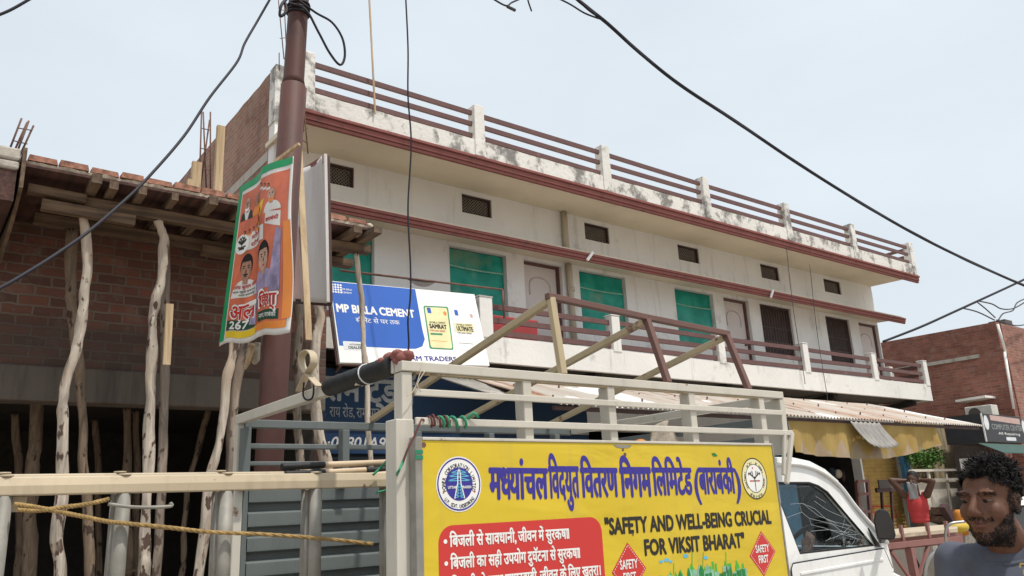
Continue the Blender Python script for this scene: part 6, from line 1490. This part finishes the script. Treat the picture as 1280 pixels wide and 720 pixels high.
strands('hair', me, mb0, lambda p: m_scalp(p) and loc_(p)[2] > .088, 5500, .044, .0021, MAT['hair'], man, lambda c,n,r: n*.35-sd*.45+fw*.12+up*.30+Vector((noise.noise(c*30),noise.noise(c*30+Vector((7,0,0))),noise.noise(c*30+Vector((0,9,0)))))*1.5+Vector((r.gauss(0,.12),r.gauss(0,.12),r.gauss(0,.12))), .33, 4, 6)
strands('hair', me, mb0, lambda p: m_scalp(p) and loc_(p)[2] > .045 and loc_(p)[2] <= .088, 5000, .022, .0021, MAT['hair'], man, lambda c,n,r: n*.45-sd*.22+up*.35+Vector((noise.noise(c*30),noise.noise(c*30+Vector((7,0,0))),noise.noise(c*30+Vector((0,9,0)))))*1.5+Vector((r.gauss(0,.12),r.gauss(0,.12),r.gauss(0,.12))), .33, 4, 6)
strands('hair', me, mb0, lambda p: m_scalp(p) and loc_(p)[2] <= .045, 5000, .009, .0024, MAT['hair'], man, lambda c,n,r: n*.38+fw*.25+up*(.25 if (c-HC).dot(up2) > .06 else -.15)+Vector((noise.noise(c*38),noise.noise(c*38+Vector((7,0,0))),noise.noise(c*38+Vector((0,9,0)))))*1.3+Vector((r.gauss(0,.15),r.gauss(0,.15),r.gauss(0,.15))), .4, 8, 3)
strands('beard', me, mb0, m_beard, 15000, .007, .0010, MAT['hair'], man, lambda c,n,r: n*.35-up*.8+Vector((r.gauss(0,.3),r.gauss(0,.3),r.gauss(0,.2))), .25, 5, 2)
strands('eyebrows', me, mb0, m_brow, 520, .011, .0007, MAT['hair'], man, lambda c,n,r: n*.18+(sd if (c-HC).dot(sd) > 0 else -sd)+up*.2*r.gauss(0,1), .12, 6, 2)
mb = MB(); mb.ell(H(-.026,0,.050),(.0935,.0765,.079),RM,28,18); mb.build('scalp_cap', MAT['hair'], man)
# tee shirt over the body
caps = []; ells = [(Q(.002,0,-.20),(.122,.168,.165),RB),(Q(0,0,-.42),(.122,.165,.20),RB),(Q(0,0,-.62),(.125,.17,.10),RB),(Q(-.008,.10,-.062),(.066,.105,.052),RB),(Q(-.008,-.10,-.062),(.066,.105,.052),RB),(Q(-.012,0,-.062),(.082,.105,.058),RB),(Q(-.01,.07,-.045),(.062,.06,.046),RB),(Q(-.01,-.07,-.045),(.062,.06,.046),RB)]
for i, s_ in enumerate((1,-1)): el = Q(.01,s_*.212,-.29); caps.append((sh[i],el,.066,.072))
tee = organic('tee_shirt', caps, ells, .009, MAT['tee'], man, smooth=5)
for v in tee.data.vertices:
    p = v.co+mb0; v.co += v.normal*.012*noise.noise(Vector((p.dot(bs)*16+p.z*9, p.z*5, p.dot(bf)*6))) if True else Vector()
rp = [Q(.0+.073*math.cos(a)-.004,.078*math.sin(a),-.030-.034*math.cos(a)-.004) for a in [k*math.pi/16 for k in range(33)]]
MB().tube(rp, .0075, 8, False).build('collar', MAT['tee'], tee)
Fp0 = Q(.128,-.055,-.16)
from mathutils.bvhtree import BVHTree
_bt = BVHTree.FromPolygons([v.co+mb0 for v in tee.data.vertices], [tuple(p.vertices) for p in tee.data.polygons])
def fP(u, v, o):
    p = Q(.4, -.045-u, -.150+v); h, nrm, _, _ = _bt.ray_cast(p, -bf); return (h if h else Q(.124,-.045-u,-.150+v))+bf*o
strokes(fP, [[(0,0),(.07,0),(.07,.085),(0,.085),(0,0)],[(.012,.07),(.012,.02),(.03,.02)],[(.04,.02),(.055,.06)],[(.02,.05),(.045,.055)],[(.03,.012),(.06,.012)]], .006, MAT['teeprint'], tee, 'chest_print', .004)
caps = []
for i, s_ in enumerate((1,-1)):
    hip = Q(0,s_*.085,-.66); kn = Q(.05+.1*s_,s_*.10,-hz+.50); an = Q(-.02+.16*s_,s_*.10,-hz+.12); caps += [(hip,kn,.098,.072),(kn,an,.070,.055)]
organic('trousers', caps, [(Q(0,0,-.66),(.118,.165,.10),RB)], .012, MAT['navycloth'], man, smooth=4)

# man in the red vest --------------------------------------------
HR = P(1141,601,t=11.3); cd = (EYE-HR); cd.z = 0; cd.normalize(); lf = left
rf = (cd*.9+lf*.35).normalized(); rs = rf.cross(up).normalized(); RR = Matrix((rf,rs,up)).transposed()
R_ = lambda f, s_, z: HR+rf*f+rs*s_+up*z
caps, ells = [], []
ells += [(R_(-.01,0,.03),(.095,.075,.085),RR),(R_(.025,0,-.04),(.065,.062,.075),RR),(R_(.03,0,-.09),(.045,.045,.03),RR)]
caps += [(R_(.085,0,.0),R_(.105,0,-.03),.012,.016),(R_(-.02,0,-.08),R_(-.03,0,-.20),.055,.058)]
ells += [(R_(-.03,0,-.35),(.085,.128,.16),RR),(R_(-.02,0,-.54),(.078,.108,.17),RR),(R_(-.02,0,-.75),(.095,.14,.12),RR)]
hr = HR.z
for s_, ex in ((1,(.04,.275,.02)),(-1,(.02,-.26,-.02))):
    shd = R_(-.03,s_*.145,-.20); el = R_(*ex); wr = R_(-.07,s_*.09,.0); caps += [(shd,el,.052,.043),(el,wr,.041,.03)]; hand(caps, wr, rs*-s_*.9-rf*.4, up, rf, .17, .4)
    hip = R_(-.02,s_*.09,-.82); kn = R_(.03+.05*s_,s_*.11,-hr+.50); an = R_(-.03,s_*.13,-hr+.09); caps += [(hip,kn,.085,.06),(kn,an,.058,.04),(an+Vector((0,0,-.05)),an+rf*.15+Vector((0,0,-.06)),.036,.03)]
rm = organic('person', caps, ells, .009, MAT['skindark'], None, loc=(HR.x,HR.y,0), smooth=3)
tag(rm, 'man in a red vest stretching both arms behind his head by the stall', 'person')
organic('vest', [(R_(-.04,.10,-.185),R_(-.03,.09,-.30),.035,.05),(R_(-.04,-.10,-.185),R_(-.03,-.09,-.30),.035,.05)], [(R_(-.03,0,-.36),(.102,.142,.165),RR),(R_(-.025,0,-.48),(.094,.124,.15),RR),(R_(-.02,0,-.54),(.094,.126,.055),RR)], .012, MAT['redtank'], rm, smooth=4)
caps = []
for s_ in (1,-1):
    hip = R_(-.02,s_*.09,-.80); kn = R_(.03+.05*s_,s_*.11,-hr+.50); an = R_(-.03,s_*.13,-hr+.13); caps += [(hip,kn,.105,.085),(kn,an,.082,.07)]
organic('trousers', caps, [(R_(-.02,0,-.74),(.110,.150,.13),RR)], .013, MAT['navycloth'], rm, smooth=4)
mb = MB(); mb.ell(R_(-.022,0,.048),(.098,.080,.078),RR,20,12); mb.ell(R_(-.02,.0,.085),(.08,.07,.055),RR,14,10); mb.build('hair', MAT['hair'], rm)
for s_ in (1,-1): mb = MB(); mb.ell(R_(.075,s_*.03,-.005),(.012,.016,.007),RR,10,8); mb.build('eye', MAT['eyewhite'], rm)
mb = MB(); mb.grid(lambda u,v: R_(.115+.015*math.sin(u*8+v*4)-.04*v, -.075+.12*u+.02*v, -.05-.20*v+.04*u*(1-v)), 12, 12); tag(mb.build('towel', MAT['greycloth'], None, loc=R_(.1,0,-.15), solid=.008), 'grey towel held over the mouth of the man in the red vest', 'towel')
# driver ----------------------------------------------------------
dh = P(1013,668,Y=2.62); DH = Vector((3.52,2.80,1.52))
caps, ells = [], [(DH,(.09,.075,.11)),(DH+Vector((.02,0,-.32)),(.11,.19,.18)),(DH+Vector((.04,0,-.55)),(.12,.18,.16))]
caps += [(DH+Vector((0,0,-.08)),DH+Vector((0,0,-.2)),.05,.055)]
shd = DH+Vector((.02,-.17,-.22)); el = P(1000,716,Y=2.56); wr = P(1008,690,Y=2.60); caps += [(shd,el,.05,.042),(el,wr,.04,.030)]
hand(caps, wr, (dh-wr), Vector((.4,.6,.2)), Vector((.6,.5,-.1)), .20, .75)
caps += [(DH+Vector((.02,.17,-.22)),DH+Vector((.22,.22,-.42)),.05,.04),(DH+Vector((.22,.22,-.42)),DH+Vector((.48,.12,-.30)),.04,.03)]
for s_ in (-.1,.1): caps += [(DH+Vector((.05,s_,-.62)),DH+Vector((.45,s_,-.58)),.08,.06),(DH+Vector((.45,s_,-.58)),DH+Vector((.55,s_,-.95)),.055,.04)]
dv = organic('person', caps, ells, .006, MAT['skin'], None, loc=(DH.x,DH.y,.8), smooth=3); tag(dv, 'driver behind the cracked truck window gripping the steering wheel', 'person')
organic('shirt', [(shd,shd.lerp(el,.8),.058,.055),(DH+Vector((.02,.17,-.22)),DH+Vector((.17,.21,-.36)),.06,.055)], [(DH+Vector((.02,0,-.34)),(.122,.20,.18)),(DH+Vector((.04,0,-.55)),(.13,.19,.16))], .01, MAT['pinkcloth'], dv, smooth=4)
mb = MB(); mb.ell(DH+Vector((-.015,0,.035)),(.092,.08,.09)); mb.build('hair', MAT['hair'], dv)
